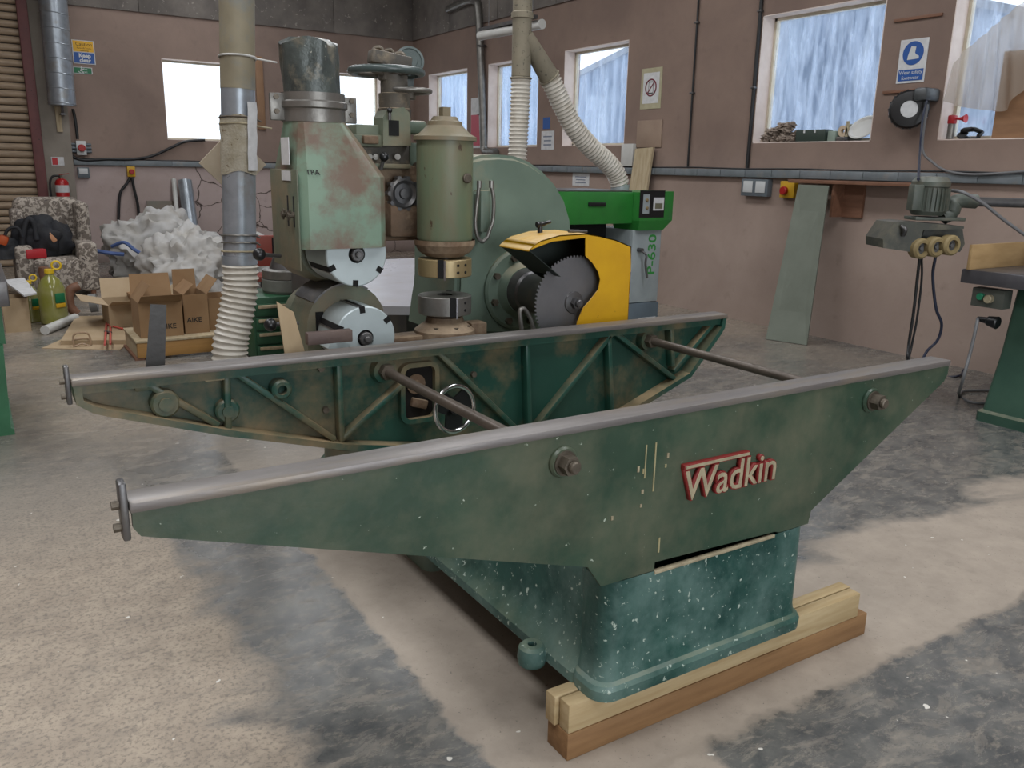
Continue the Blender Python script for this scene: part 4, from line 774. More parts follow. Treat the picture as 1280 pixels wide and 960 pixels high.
# window sill clutter
def sill(x, y, d=.08): return PX(x, y, XR+d)
b = NB()
for i in range(14): blob(b, V(XR+.06+R.uniform(-.02, .03), 5.99-.026*i, 1.82+.042*(i % 4)*(.6 if i < 4 else 1)), (.055, .055, .032), i+3, .7, 6, 3, 1.7935)
tag(mk('rag_heap', b, mat('grubby_rags', '#9a8c80', '#6f6359', 16, .95, bump=.5), None, 60), 'heap of crumpled grubby rags on the window sill', 'rags')
gb = thing('storage_bin', 'small dark green box with white clips on the window sill', 'box', (XR+.05, 5.42, 1.7935)); part('body', flat('dark_green_plastic', '#2f3c35', .5), gb, (box, XR+.01, XR+.12, 5.27, 5.60, 1.7935, 1.90, {'bev': .005}))
for y in (5.38, 5.50): part('clip', M_swhite, gb, (box, XR+.004, XR+.01, y-.008, y+.008, 1.87, 1.895))
b = NB(); box(b, XR+.03, XR+.14, 5.17, 5.255, 1.7935, 1.885, .006); tag(mk('carton', b, mat('grey_green_carton', '#87968c', '#78877d', 8, .7)), 'small pale green carton beside the dark green box on the sill', 'box')
tdp = thing('tape_dispenser', 'tape dispenser with pale roll on the window sill', 'tape dispenser', (XR+.06, 5.08, 1.7935)); part('base', M_dsteel, tdp, (box, XR+.02, XR+.10, 5.06, 5.15, 1.7935, 1.83, {'bev': .004})); part('roll', mat('tan_tape', '#b7a58d', None, 5, .5), tdp, (lathe, [(.02, -.02), (.05, -.02), (.05, .02), (.02, .02), (.02, -.02)], (XR+.06, 5.105, 1.88), (1, 0, 0), 24)); part('cutter', M_cream, tdp, (box, XR+.04, XR+.06, 5.055, 5.075, 1.83, 1.965))
b = NB(); lathe(b, [(0, 0), (.10, 0), (.13, .015), (.135, .025), (.12, .028), (.10, .012), (0, .012)], (XR+.105, 4.93, 1.897), (-.75, 0, .66), 32); tag(mk('white_dish', b, M_white), 'white shallow oval dish propped up on the window sill', 'dish')
b = NB(); box(b, XR+.135, XR+.155, 4.98, 5.16, 1.7935, 1.945, .008); tag(mk('grey_case', b, flat('grey_plastic', '#7b7f7a', .5)), 'grey plastic case standing behind the white dish', 'case')
# last window: plastic sheet, horn, cable coil, plywood sheet
M_poly = NT('translucent_polythene'); _k = M_poly; _k.b.inputs['Base Color'].default_value = lin('#b5aa9d'); _k.b.inputs['Roughness'].default_value = .45
_tr = _k.add('ShaderNodeBsdfTransparent'); _tl = _k.add('ShaderNodeBsdfTranslucent'); _tl.inputs[0].default_value = lin('#c9bdb0'); _m1 = _k.add('ShaderNodeMixShader'); _m1.inputs[0].default_value = .5; _k.link(_k.b.outputs[0], _m1.inputs[1]); _k.link(_tl.outputs[0], _m1.inputs[2]); _m2 = _k.add('ShaderNodeMixShader'); _m2.inputs[0].default_value = .35; _k.link(_m1.outputs[0], _m2.inputs[1]); _k.link(_tr.outputs[0], _m2.inputs[2]); _k.link(_m2.outputs[0], _k.out.inputs[0]); M_poly = _k.m
b = NB(); top = [(1192, 84), (1205, 66), (1228, 47), (1245, 32), (1260, 19), (1285, 0), (1330, -30)]; bot = [(1184, 127), (1200, 133), (1218, 136), (1238, 138), (1258, 137), (1290, 104), (1330, 95)]
rows = []
tp = cat([PX(x, y, XR-.03) for x, y in top], 8); bt = cat([PX(x, y, XR-.03) for x, y in bot], 8); prev = None
for i, (p, q_) in enumerate(zip(tp, bt)):
    row = [b.verts.new(p.lerp(q_, j/10)+V(-.035*math.sin(i*.9+j*.15)*(.3+.7*j/10)-.02, 0, 0)) for j in range(11)]
    if prev:
        for j in range(10): b.faces.new((prev[j], row[j], row[j+1], prev[j+1]))
    prev = row
tag(mk('plastic_sheet', b, M_poly, None, 80), 'translucent plastic sheet hanging across the end window', 'plastic sheet')
b = NB(); box(b, XR+.02, XR+.032, 2.86, 3.74, 1.7935, 2.42); tag(mk('plywood_sheet', b, mat('warm_plywood', '#7d5c41', '#8d6a4c', 3, .6, stretch=(5, 1, 5))), 'brown plywood sheet behind the plastic, standing on the sill', 'plywood')
hn = thing('air_horn', 'small red horn on the end window sill', 'horn', (XR+.05, 4.05, 1.7935)); hp = sill(1209, 148, .05); part('bell', flat('bright_red_plastic', '#c02830', .35), hn, (lathe, [(.008, 0), (.012, .05), (.03, .085), (.033, .09), (.0, .085)], hp+V(.0, .10, 0), (0, -1, 0), 20)); part('body', flat('red_plastic', '#a8252c', .4), hn, (box, hp.x-.025, hp.x+.025, hp.y+.09, hp.y+.15, hp.z-.04, hp.z+.03, {'bev': .012})); part('can', M_alu, hn, (cyl, (hp.x, hp.y+.12, 1.7935), (hp.x, hp.y+.12, hp.z-.035), .028, None, 18, .004))
b = NB(); cp = sill(1213, 167, .07)
for k in range(4): tube(b, [V(cp.x+.02*math.sin(5*t)+.01*k, cp.y+(.09-.01*k)*math.cos(t), cp.z-.005+(.045-.004*k)*math.sin(t)) for t in [2*PI*i/24 for i in range(24)]], .012, 8, False, True)
tag(mk('cable_coil', b, M_cable), 'black coiled cable on the sill below the horn', 'cable')
for i, (x0, y0, x1, y1) in enumerate(((1118, 26, 1178, 18), (1104, 115, 1167, 112))):
    a, c = PX(x0, y0, XR-.01), PX(x1, y1, XR-.01); b = NB(); wbox(b, c.y, a.y, (a.z+c.z)/2-.012, (a.z+c.z)/2+.012, .02, .001, .002); tag(mk('wall_batten', b, M_brown), ('thin dark batten on the wall above the footwear sign', 'thin dark batten on the wall just above the cable reel')[i], 'batten')
# ---------------------------------------------------------------- saw bench and power feeder on the right
M_bench = paint('bench_green_paint', '#2d4a3e', '#385647', '#6b6a58', '#8a9084', '#7d7a68', 5, (.6, .82), .73, .5)
ZB = .95; sb = thing('saw_bench', 'green cast-iron saw bench with a thick grey table below the power feeder', 'machine', (5.55, 2.5, 0))
c0 = PZ(1200, 336, ZB); bx_ = c0.x+.02
part('table', mat('planed_grey_iron', '#75757a', '#65656a', 5, .35, .6, bump=.04), sb, (box, bx_, bx_+1.2, 1.5, c0.y, ZB-.085, ZB, {'bev': .006}))
part('pedestal', M_bench, sb, (loft, [[Vector((a, c, z)) for a, c in rrect(x0, x0+.62, y0, y1, .04, 3)] for z, x0, y0, y1 in ((0, 5.27, 1.9, 2.78), (.06, 5.27, 1.9, 2.78), (.075, 5.29, 1.92, 2.755), (.45, 5.33, 1.96, 2.72), (ZB-.086, 5.36, 1.98, 2.70))]))
cbp = PX(1238, 372, 5.27); co = part('control_box', mat('grey_steel_box', '#4f534d', '#5d615a', 6, .5), sb, (box, 5.235, 5.33, cbp.y-.10, cbp.y+.10, cbp.z-.06, cbp.z+.055, {'bev': .005})); part('green_button', flat('green_button', '#2f8f6a', .4), co, (cyl, (5.235, cbp.y+.035, cbp.z+.005), (5.205, cbp.y+.035, cbp.z+.005), .022, None, 18, .004)); part('stop_button', M_cream, co, (cyl, (5.235, cbp.y-.02, cbp.z-.003), (5.195, cbp.y-.02, cbp.z-.003), .026, None, 18, .005))
pg = PX(1240, 402, 5.3); part('plug', M_black, sb, (cyl, pg+V(-.02, -.05, 0), pg+V(-.02, .02, .005), .04, .03, 18, .006), (cyl, pg+V(-.02, .02, .005), pg+V(-.02, .08, .008), .022, .014, 14))
cab = thing('power_cable', 'grey power cable drooping from the saw bench plug to the floor', 'cable', (5.2, 2.9, 0)); part('cable', M_gcable, cab, (tube, cat([pg+V(-.02, .08, .008), PX(1221, 405, 5.22), PX(1213, 440, 5.2), PX(1202, 480, 5.2), V(*PZ(1199, 494, .012)), V(*PZ(1215, 503, .012)), V(*PZ(1235, 504, .012))], 8), .010, 8), (tube, cat([V(*PZ(1199, 494, .012)), V(*PZ(1205, 489, .012)), V(*PZ(1235, 488, .012)), V(*PZ(1250, 490, .012))], 6), .010, 8))
b = NB(); fy = c0.y-.03; xa = PY(1207, 330, fy).x; box(b, xa, xa+1.0, fy-.03, fy-.008, ZB+.0005, PY(1240, 304, fy).z, .002); tag(mk('plywood_offcut', b, mat('birch_plywood', '#b3966b', '#a2855b', 3, .6, stretch=(1.5, 6, 6))), 'tan plywood board standing along the back of the saw bench', 'plywood')
# power feeder in a plane facing the picture
FO = CC + (CF + CR*((1155-640)/FPX) - CU*((275-480)/FPX))*5.0; FU = Vector((CR.x, CR.y, 0)).normalized(); FW = Vector((CF.x, CF.y, 0)).normalized()
def PF(x, y, d=0):
    dd = CF + CR*((x-640)/FPX) - CU*((y-480)/FPX); t = (FO-CC+FW*d).dot(FW)/dd.dot(FW); return CC+dd*t
M_feed = mat('dark_olive_feeder_paint', '#33352e', '#3e4038', 6, .5, dust='#5c5849', up_dust='#65635e', bump=.1); M_fmot = mat('grey_motor_paint', '#424942', '#4e554d', 8, .5, dust='#656052', up_dust='#737873'); M_tyre = mat('tan_rubber', '#8d7d58', '#7b6c4a', 8, .7)
pf = thing('power_feeder', 'three-wheeled power feeder on an arm over the saw bench', 'power feeder', FO+V(0, 0, -.2))
sec = [(1104, 298), (1105, 310), (1143, 318), (1156, 290), (1203, 286), (1203, 282), (1160, 280), (1118, 278)]
hous = [(1104, 299), (1104, 310), (1146, 316), (1154, 288), (1205, 286), (1205, 283), (1135, 277), (1118, 278)]
part('housing', M_feed, pf, (prism, [PF(x, y, -.02) for x, y in hous], FW*.26), (prism, [PF(x, y, .10) for x, y in ((1146, 316), (1156, 286), (1203, 285), (1206, 305), (1200, 315))], FW*.14))
lv_ = part('lock_lever', M_dsteel, pf, (tube, cat([PF(1129, 294, -.03), PF(1132, 287, -.06), PF(1127, 283, -.03)], 5), .012, 8))
for x, y in ((1154, 311), (1173, 309), (1192, 307)):
    c = PF(x, y, -.04); wlh = part('wheel', M_tyre, pf, (lathe, [(.034, .0), (.050, 0), (.061, .012), (.061, .06), (.052, .07), (.034, .07), (.034, 0)], c, FW+FU*-.3, 28)); part('hub', mat('dark_grey_hub', '#5e5f60', '#4b4c4d', 12, .5), wlh, (lathe, [(0, .01), (.012, .01), (.014, .022), (.035, .024), (.035, .05), (0, .05)], c, FW+FU*-.3, 20))
mc = PF(1161, 250, .09); part('motor', M_fmot, pf, (lathe, [(0, PF(1161, 269, .09).z), (.085, PF(1161, 269, .09).z), (.10, PF(1161, 264, .09).z), (.10, PF(1161, 234, .09).z), (.108, PF(1161, 233, .09).z), (.108, PF(1161, 227, .09).z), (.085, PF(1161, 221, .09).z), (0, PF(1161, 220, .09).z)], (mc.x, mc.y, 0), (0, 0, 1), 36))
mo = bpy.data.objects['motor']
for k in range(26): t = 2*PI*k/26; d = Vector((math.cos(t), math.sin(t), 0)); part('cooling_fin', M_fmot, mo, (obox, V(mc.x, mc.y, (PF(1161, 263, .09).z+PF(1161, 235, .09).z)/2)+d*.105, (.016, .005, PF(1161, 235, .09).z-PF(1161, 263, .09).z), (0, 0, t)))
part('terminal_box', M_fmot, pf, (obox, PF(1144, 247, .05), (.06, .08, .15), (0, 0, -.566), .006)); part('base_plate', M_fmot, pf, (obox, PF(1168, 273, .1), (.30, .16, .02), (0, 0, -.566), .004))
part('swivel_elbow', M_fmot, pf, (tube, cat([PF(1178, 272, .1), PF(1188, 266, .1), PF(1192, 254, .1), PF(1200, 251, .1), PF(1220, 252, .1)], 6), [.045]*7+[.05]*6+[.042]*12, 16)); part('arm', M_dsteel, pf, (cyl, PF(1215, 252, .1), PF(1345, 256, .1), .028, None, 20))
pe = PF(1345, 256, .1); part('pillar', M_dsteel, pf, (cyl, V(pe.x, pe.y, ZB), V(pe.x, pe.y, pe.z+.15), .035, None, 20)); part('pillar_foot', M_feed, pf, (cyl, V(pe.x, pe.y, ZB), V(pe.x, pe.y, ZB+.04), .09, None, 24))
def cable(name, lab, pts, m_, r=.008, n=8): b = NB(); tube(b, cat(pts, n), r, 8); return tag(mk(name, b, m_), lab, 'cable')
cable('feeder_cable', 'dark blue cable hanging from the reel down to the feeder motor', [rc+V(-.02, -.16, .06), PX(1153, 150, XR-.22), PX(1150, 190, XR-.5), PF(1148, 224, .02)], M_bcable, .009)
cable('feeder_cable', 'grey cable looping from the reel along the trunking', [rc+V(-.02, -.17, .03), PX(1153, 185, XR-.1), PX(1166, 203, XR-.07), PX(1185, 214, XR-.07), PX(1220, 218, XR-.07), PX(1285, 214, XR-.07)], M_gcable, .010)
cable('feeder_cable', 'grey cable sloping down from the feeder motor past the arm', [PF(1190, 238, .05), PF(1205, 241, -.02), PF(1230, 255, -.03), PF(1255, 275, -.03), PF(1290, 300, -.03)], M_gcable, .010)
zf = .012
cable('feeder_cable', 'black cable hanging from the outer feeder wheel to the floor', [PF(1150, 318, .06), PF(1147, 345, .08), PF(1142, 390, .1), PF(1136, 430, .12), PF(1135, 452, .14), V(*PZ(1140, 470, zf))], M_cable, .009)
cable('feeder_cable', 'thin black cable hanging beside the other one under the feeder', [PF(1152, 318, .08), PF(1152, 350, .1), PF(1146, 400, .12), PF(1139, 435, .14), PF(1137, 455, .16), V(*PZ(1150, 472, zf))], M_cable, .007)
cable('feeder_cable', 'dark blue cable bowing out below the middle feeder wheel', [PF(1170, 318, .06), PF(1166, 345, .08), PF(1170, 385, .1), PF(1177, 405, .12), PF(1172, 425, .14), PF(1158, 440, .16), PF(1155, 455, .18), V(*PZ(1170, 470, zf)), V(*PZ(1198, 470, zf)), V(*PZ(1205, 462, zf))], M_bcable, .009)
# ---------------------------------------------------------------- extraction pipe hanging left of the hood
ye = 5.0; fe = lambda x, y: PY(x, y, ye); M_beigep = mat('dusty_beige_duct', '#827a66', '#8f8772', 6, .6, .2, dust='#767a78', dust_t=(.5, .7), bump=.08)
ep = thing('extraction_pipe', 'tall galvanised extraction pipe with ribbed hose hanging beside the machine hood', 'pipe', (1.3, ye, .4))
def axis(z): return V(1.285+(z-.97)*.047, ye, z)
zq = lambda y: fe(298, y).z
re_ = .094
def seg_(name, m_, z0, z1, r, par=ep): return part(name, m_, par, (cyl, axis(z0), axis(z1), r, None, 32))
seg_('upper_pipe', M_beigep, zq(112), ZC-.01, re_); seg_('middle_pipe', M_galv, zq(330), zq(112), re_-.002)
M_wrap = mat('torn_paper_wrap', '#a7a192', '#918974', 14, .85, spots='#6d5f49', spot_t=.62, spot_scale=22, bump=.6)
bm = NB(); rows = []
for j in range(15):
    z = zq(216)+(zq(146)-zq(216))*j/14; rows.append([axis(z)+V(math.cos(t), math.sin(t), 0)*(re_+.004+.006*noise.noise(V(math.cos(t)*4, math.sin(t)*4, z*14)))+V(0, 0, .012*math.sin(3*t+.7) if j in (0, 14) else 0) for t in [2*PI*i/36 for i in range(36)]])
loft(bm, rows, False, False); mk('paper_wrap', bm, M_wrap, ep, 60)
bm = NB(); rows = []
for j in range(9):
    z = zq(213)+(zq(128)-zq(213))*j/8; rows.append([axis(z)+V(math.cos(t), math.sin(t), 0)*(re_+.014+.003*math.sin(j*2+t*9)) for t in [-1.35+.1*i for i in range(8)]])
Lv = [[bm.verts.new(p) for p in r_] for r_ in rows]
for A, B in zip(Lv, Lv[1:]):
    for i in range(7): bm.faces.new((A[i], A[i+1], B[i+1], B[i]))
mk('paper_label', bm, M_paper, ep, 60)
def tie(y, tail, m_=None):
    z = zq(y); p = axis(z); part('wire_tie', m_ or M_white, ep, (torus, p, (.03, .06, 1), re_+.006, .0055, 36, 6), (tube, [p+V(re_*.5, -re_*.85, 0), p+V(re_*.9, -re_*.6, -.004), p+V(re_+tail, -re_*.5, -.014)], .005, 6))
tie(72, .11); tie(148, .02, M_bolt); tie(156, .08, M_cream); tie(294, .01, M_alu); tie(303, .01, M_alu); tie(314, .05, M_cream)
part('clamp_band', M_galv, ep, (lathe, [(re_, 0), (re_+.005, 0), (re_+.005, .05), (re_, .05)], axis(zq(330)), (0, 0, 1), 32))
bm = NB(); cq = axis(zq(205))+V(0, .12, 0); prism(bm, [cq+V(-.19, 0, .0), cq+V(0, 0, -.19), cq+V(.19, 0, 0), cq+V(0, 0, .19)], (0, .012, 0)); part('gate_frame', M_palewood, ep, (box, cq.x-.05, cq.x+.05, ye+.06, cq.y+.001, cq.z-.03, cq.z+.03)); mk('gate_plate', bm, mat('pale_gate_board', '#b9ad9a', '#a3967f', 5, .7), ep)
part('ribbed_hose', M_hose, ep, (hose, [axis(zq(330)), axis(zq(360))+V(.0, 0, 0), fe(294, 400), fe(288, 430), fe(288, 458), fe(292, 500)], re_+.004, .034, .012, {'seg': 24}))
# ---------------------------------------------------------------- left wall fittings
yl = YL-.02; fl_ = lambda x, y, d=.02: PY(x, y, YL-d)
gp = thing('spiral_duct', 'shiny galvanised spiral duct hanging beside the roller shutter', 'duct', (1.2, YL-.3, 2.19)); a, c = PY(66, 0, YL-.32), PY(78, 132, YL-.32); zt_ = 3.5; up = (a-c).normalized(); top = c+up*((ZC-.05-c.z)/up.z)
part('tube', M_galv, gp, (cyl, c, top, .172, None, 36))
for k in range(12): q_ = c+up*(.03+.19*k); part('seam', M_galv, gp, (torus, q_, up+V(.08, 0, 0), .172, .006, 36, 6)) if q_.z < ZC-.1 else None
part('strap', M_dsteel, gp, (box, c.x-.03, c.x+.03, YL-.33, YL-.001, c.z-.12, c.z-.10), (cyl, V(c.x, YL-.3, c.z-.11), V(c.x, YL-.3, c.z+.01), .015, None, 8))
a, c2 = fl_(68, 133, .1), fl_(72, 165, .1); b = NB(); box(b, a.x, a.x+.07, YL-.13, YL-.101, c2.z, a.z, .003); tag(mk('timber_strip', b, M_palewood), 'short pale timber strip fixed on the pier below the duct', 'timber')
def lsign(name, lab, p, q_, m_=None): a, c = fl_(*p), fl_(*q_); return sign(name, lab, 'y', a.x, c.x, c.z, a.z, m_), a, c
LX = (1, 0, 0)
s_, a, c = lsign('caution_sign', 'yellow and blue sign reading Caution Keep clear by the duct', (89, 49), (120, 81)); mz = (a.z+c.z)/2
part('yellow_field', flat('sign_yellow', '#d9a515', .5), s_, (lbox, a.x+.012, c.x-.012, mz+.005, a.z-.01, .008, .0062, 0)); part('blue_field', M_blue, s_, (lbox, a.x+.012, c.x-.012, c.z+.01, mz-.005, .008, .0062, 0))
xm = (a.x+c.x)/2+.01; hh = a.z-mz
text('lettering', 'Caution', hh*.42, (xm, YL-.0085, mz+hh*.66), LX, UZ, M_ink, s_, .0005); text('lettering', 'Fork-Lift Trucks', hh*.18, (xm, YL-.0085, mz+hh*.33), LX, UZ, M_ink, s_, .0005); text('lettering', 'operating', hh*.18, (xm, YL-.0085, mz+hh*.14), LX, UZ, M_ink, s_, .0005)
text('lettering', 'Keep', hh*.46, (xm, YL-.0085, mz-hh*.30), LX, UZ, M_swhite, s_, .0005, offset=.003); text('lettering', 'clear', hh*.46, (xm, YL-.0085, mz-hh*.70), LX, UZ, M_swhite, s_, .0005, offset=.003)
s_, a, c = lsign('exit_sign', 'green Fire exit sign with running figure below the caution sign', (91, 83), (116, 93)); part('green_field', M_sgreen, s_, (lbox, a.x+.01, c.x-.01, c.z+.008, a.z-.008, .008, .0062, 0)); hh = a.z-c.z
text('lettering', 'Fire', hh*.42, (c.x-.09, YL-.0085, a.z-hh*.3), LX, UZ, M_swhite, s_, .0005); text('lettering', 'exit', hh*.42, (c.x-.09, YL-.0085, a.z-hh*.7), LX, UZ, M_swhite, s_, .0005)
xr = a.x+.11; zr_ = (a.z+c.z)/2; part('running_figure', M_swhite, s_, (cyl, (xr, YL-.0081, zr_+.04), (xr, YL-.0095, zr_+.04), .011, None, 12), (obox, (xr-.008, YL-.009, zr_+.01), (.014, .0015, .05), (0, .3, 0)), (obox, (xr-.03, YL-.009, zr_-.025), (.045, .0015, .011), (0, .5, 0)), (obox, (xr+.012, YL-.009, zr_-.025), (.011, .0015, .045), (0, -.5, 0)), (obox, (xr+.012, YL-.009, zr_+.018), (.04, .0015, .01), (0, .4, 0)))
s_, a, c = lsign('extinguisher_sign', 'small red and white sign above the fire extinguisher', (63, 196), (80, 207)); 
s_.location.y -= .10; part('red_field', flat('sign_bright_red', '#b3262b', .5), s_, (lbox, a.x+.01, (a.x+c.x)/2, c.z+.01, a.z-.01, .0085, .0062, 0)); bpy.data.objects[s_.children[0].name].location.y = bpy.data.objects[s_.children[0].name].location.y
ex = thing('fire_extinguisher', 'red fire extinguisher with black hose on the pier by the shutter', 'fire extinguisher', (1.1, YL-.2, 1.0)); a, c = PY(67, 224, YL-.2), PY(86, 224, YL-.2); xc = (a.x+c.x)/2; zt2 = a.z
part('cylinder', flat('extinguisher_red', '#a81d1f', .3), ex, (lathe, [(0, zt2-.52), (.08, zt2-.52), (.088, zt2-.50), (.088, zt2-.05), (.07, zt2-.01), (.03, zt2+.01), (0, zt2+.01)], (xc, YL-.2, 0), (0, 0, 1), 28)); part('label', M_paper, ex, (lathe, [(.0885, zt2-.18), (.0895, zt2-.18), (.0895, zt2-.08), (.0885, zt2-.08)], (xc, YL-.2, 0), (0, 0, 1), 28)); part('valve', M_bolt, ex, (cyl, (xc, YL-.2, zt2+.005), (xc, YL-.2, zt2+.06), .022, None, 14)); part('handle', flat('handle_red', '#8f2422', .4), ex, (obox, (xc+.04, YL-.2, zt2+.07), (.13, .025, .012), (0, -.15, 0), .003)); part('hose', M_cable, ex, (tube, cat([V(xc-.02, YL-.2, zt2+.05), V(xc-.11, YL-.2, zt2+.03), V(xc-.15, YL-.2, zt2-.1), V(xc-.14, YL-.2, zt2-.4)], 8), .014, 8)); part('wall_hook', M_dsteel, ex, (box, xc-.02, xc+.02, YL-.2, YL-.101, zt2+.02, zt2+.05))
iso = thing('isolator_box', 'light grey isolator box with round red knob above the trunking', 'switch', (1.4, YL-.05, 1.55)); a, c = fl_(94, 176), fl_(108, 194); part('box', M_swhite, iso, (lbox, a.x, c.x, c.z, a.z, .10)); part('knob', M_redb, iso, (cyl, ((a.x+c.x)/2, YL-.10, (a.z+c.z)/2), ((a.x+c.x)/2, YL-.15, (a.z+c.z)/2), .05, None, 24, .008))
for z in (.25, .5, .75):
    for sx_ in (a.x-.035, c.x+.035): part('gland', M_sock, iso, (cyl, (sx_-.035, YL-.05, c.z+(a.z-c.z)*z), (sx_+.035, YL-.05, c.z+(a.z-c.z)*z), .02, None, 10))
so2 = thing('socket_outlet', 'grey double socket box above the armchair wing', 'socket', (1.4, YL-.04, 1.3)); a, c = fl_(96, 209), fl_(112, 222); part('box', M_sock, so2, (lbox, a.x, c.x, c.z, a.z, .07)); part('face_plate', M_swhite, so2, (lbox, a.x+.02, c.x-.02, (a.z+c.z)/2-.02, a.z-.015, .075, .0702, .001))
is2 = thing('isolator_switch', 'yellow isolator with red knob and two hanging black cables', 'switch', (2.0, YL-.04, 1.3)); a, c = fl_(158, 208), fl_(169, 221); part('plate', M_yel, is2, (lbox, a.x, c.x, c.z, a.z, .07)); part('knob', M_redb, is2, (cyl, ((a.x+c.x)/2, YL-.07, (a.z+c.z)/2), ((a.x+c.x)/2, YL-.11, (a.z+c.z)/2), .035, None, 20, .005))
g2 = lambda x, y: PY(x, y, YL-.06)
for lab, pts in (('black cable sweeping from the isolator box up towards the window', [g2(80, 150), g2(82, 175), g2(90, 194), g2(105, 200), g2(135, 199), g2(165, 199), g2(190, 195), g2(215, 184), g2(232, 177), g2(256, 175)]), ('black cable dropping from the spiral duct to the isolator box', [g2(91, 136), g2(94, 150), g2(97, 174)]), ('black cable curving left below the yellow isolator', [g2(163, 222), g2(158, 230), g2(150, 243), g2(148, 275)]), ('black cable hanging straight below the yellow isolator', [g2(165, 222), g2(168, 238), g2(172, 255), g2(174, 275)])): cable('wall_cable', lab, pts, M_cable, .020)
# board beside the window, leaning panel, pipes against the wall
a, c = fl_(318, 70), fl_(332, 162); b = NB(); lbox(b, a.x, c.x, c.z, a.z, .04, .001, .003); tag(mk('wall_board', b, mat('tan_board', '#8f6f53', '#7f6148', 3, .7)), 'narrow tan board fixed upright beside the bright window', 'board')
def lean(name, lab, cat_, p, q_, w_, d, m_, yb):
    t0, b0 = fl_(*p, .06), PY(*q_, YL-yb); b = NB(); b0.z = 0; loft(b, [[b0, b0+V(w_, 0, 0), b0+V(w_, d, 0), b0+V(0, d, 0)], [t0+V(0, -d, 0), t0+V(w_, -d, 0), t0+V(w_, 0, 0), t0+V(0, 0, 0)]]); return tag(mk(name, b, m_), lab, cat_)
lean('hardboard_sheet', 'dark grey panel leaning on the wall behind the white bags', 'panel', (183, 251), (191, 330), .44, .03, mat('dark_grey_panel', '#58594f', '#6b5c4f', 2, .6), .45)
t0, b0 = fl_(231, 226, .14), PY(246, 345, YL-.55); b0.z = 0.0; d_ = (t0-b0).normalized(); b = NB(); cyl(b, b0+V(0, 0, .05), t0, .10, None, 28); tag(mk('silver_tube', b, M_galv), 'shiny silver duct tube leaning on the cracked wall', 'pipe')
t0, b0 = fl_(217, 224, .06), PY(228, 340, YL-.55); b0.z = .0; b = NB(); cyl(b, b0+V(0, 0, .02), t0, .035, None, 16); tag(mk('white_pipe', b, M_white), 'slim white pipe leaning beside the silver duct tube', 'pipe')
# ---------------------------------------------------------------- armchair and bags
M_chair = NT('floral_upholstery'); k = M_chair; v = k.pos(False); n1 = k.noise(v, 16, 3, .6, 1.2); n2 = k.noise(v, 3, 3)
cc_ = k.mix(k.bw(n1, .47, .53), lin('#6d645c'), lin('#aaa196')); cc_ = k.mix(k.bw(k.noise(v, 26, 3, .6, 1), .6, .64), cc_, lin('#4a4340')); k.link(cc_, k.b.inputs['Base Color']); k.b.inputs['Roughness'].default_value = .95; k.bump(n1, .2, .01); M_chair = M_chair.m
ac = thing('armchair', 'wing armchair in grey floral fabric in front of the roller shutter', 'armchair', (.62, 11.0, 0))
xa, xb = PY(20, 300, 10.75).x, PY(117, 300, 10.75).x; zt3 = PY(80, 246, 11.3).z
def rb(x0, x1, y0, y1, z0, z1, r): return (box, x0, x1, y0, y1, z0, z1, {'bev': r, 'seg': 4})
part('backrest', M_chair, ac, rb(xa+.02, xb-.06, 11.15, 11.42, .1, zt3, .09)); part('wing', M_chair, ac, rb(xb-.15, xb-.01, 10.78, 11.42, .48, zt3-.04, .06)); part('wing', M_chair, ac, rb(xa-.02, xa+.10, 10.85, 11.42, .48, zt3-.12, .05))
part('arm', M_chair, ac, rb(xb-.20, xb, 10.45, 11.3, .06, .60, .05)); part('arm', M_chair, ac, rb(xa-.04, xa+.14, 10.45, 11.3, .06, .58, .05)); part('seat', M_chair, ac, rb(xa+.12, xb-.18, 10.42, 11.2, .08, .44, .06))
for x in (xa+.05, xb-.08):
    for y in (10.5, 11.3): part('leg', M_brown, ac, (cyl, (x, y, 0), (x, y, .08), .025, .03, 12))
M_nylon = mat('black_nylon', '#141518', '#22242a', 12, .75, bump=.35)
bk = thing('backpack', 'black open backpack with orange lining lying on the armchair', 'bag', (.62, 10.9, .44)); f8 = lambda x, y, Y=10.72: PY(x, y, Y)
b = NB(); blob(b, f8(50, 300), (.24, .16, .26), 4, .35, 3, 4, .442); mk('body', b, M_nylon, bk, 70); b = NB(); blob(b, f8(72, 300), (.16, .12, .20), 9, .35, 3, 3, .442); mk('pocket', b, M_nylon, bk, 70)
part('strap', M_nylon, bk, (tube, cat([f8(30, 330, 10.55), f8(28, 300, 10.55), f8(34, 275, 10.58), f8(42, 280, 10.58), f8(46, 300, 10.55)], 6), .03, 8)); part('lining', flat('orange_lining', '#c08b66', .7), bk, (obox, f8(65, 297, 10.57), (.05, .02, .11), (0, -.6, 0), .01))
bk2 = thing('tool_bag', 'black holdall with an orange tab at the chair arm', 'bag', (.3, 10.5, .44)); b = NB(); blob(b, PY(4, 325, 10.62), (.22, .16, .24), 14, .25, 3, 4, .442); mk('body', b, M_nylon, bk2, 70); part('handle', M_nylon, bk2, (tube, cat([PY(2, 305, 10.5), PY(10, 287, 10.5), PY(22, 285, 10.5), PY(28, 296, 10.5)], 6), .016, 8)); part('tab', flat('orange_tab', '#b3501f', .6), bk2, (obox, PY(4, 300, 10.45), (.09, .02, .10), (0, .4, 0), .02))
b = NB(); obox(b, V(f8(46, 332, 10.5).x, 10.50, .4905), (.20, .10, .10), (0, 0, .2), .012); ro = tag(mk('red_packet', b, flat('red_card', '#b0212a', .5)), 'small red packet on the chair seat below the backpack', 'packet')
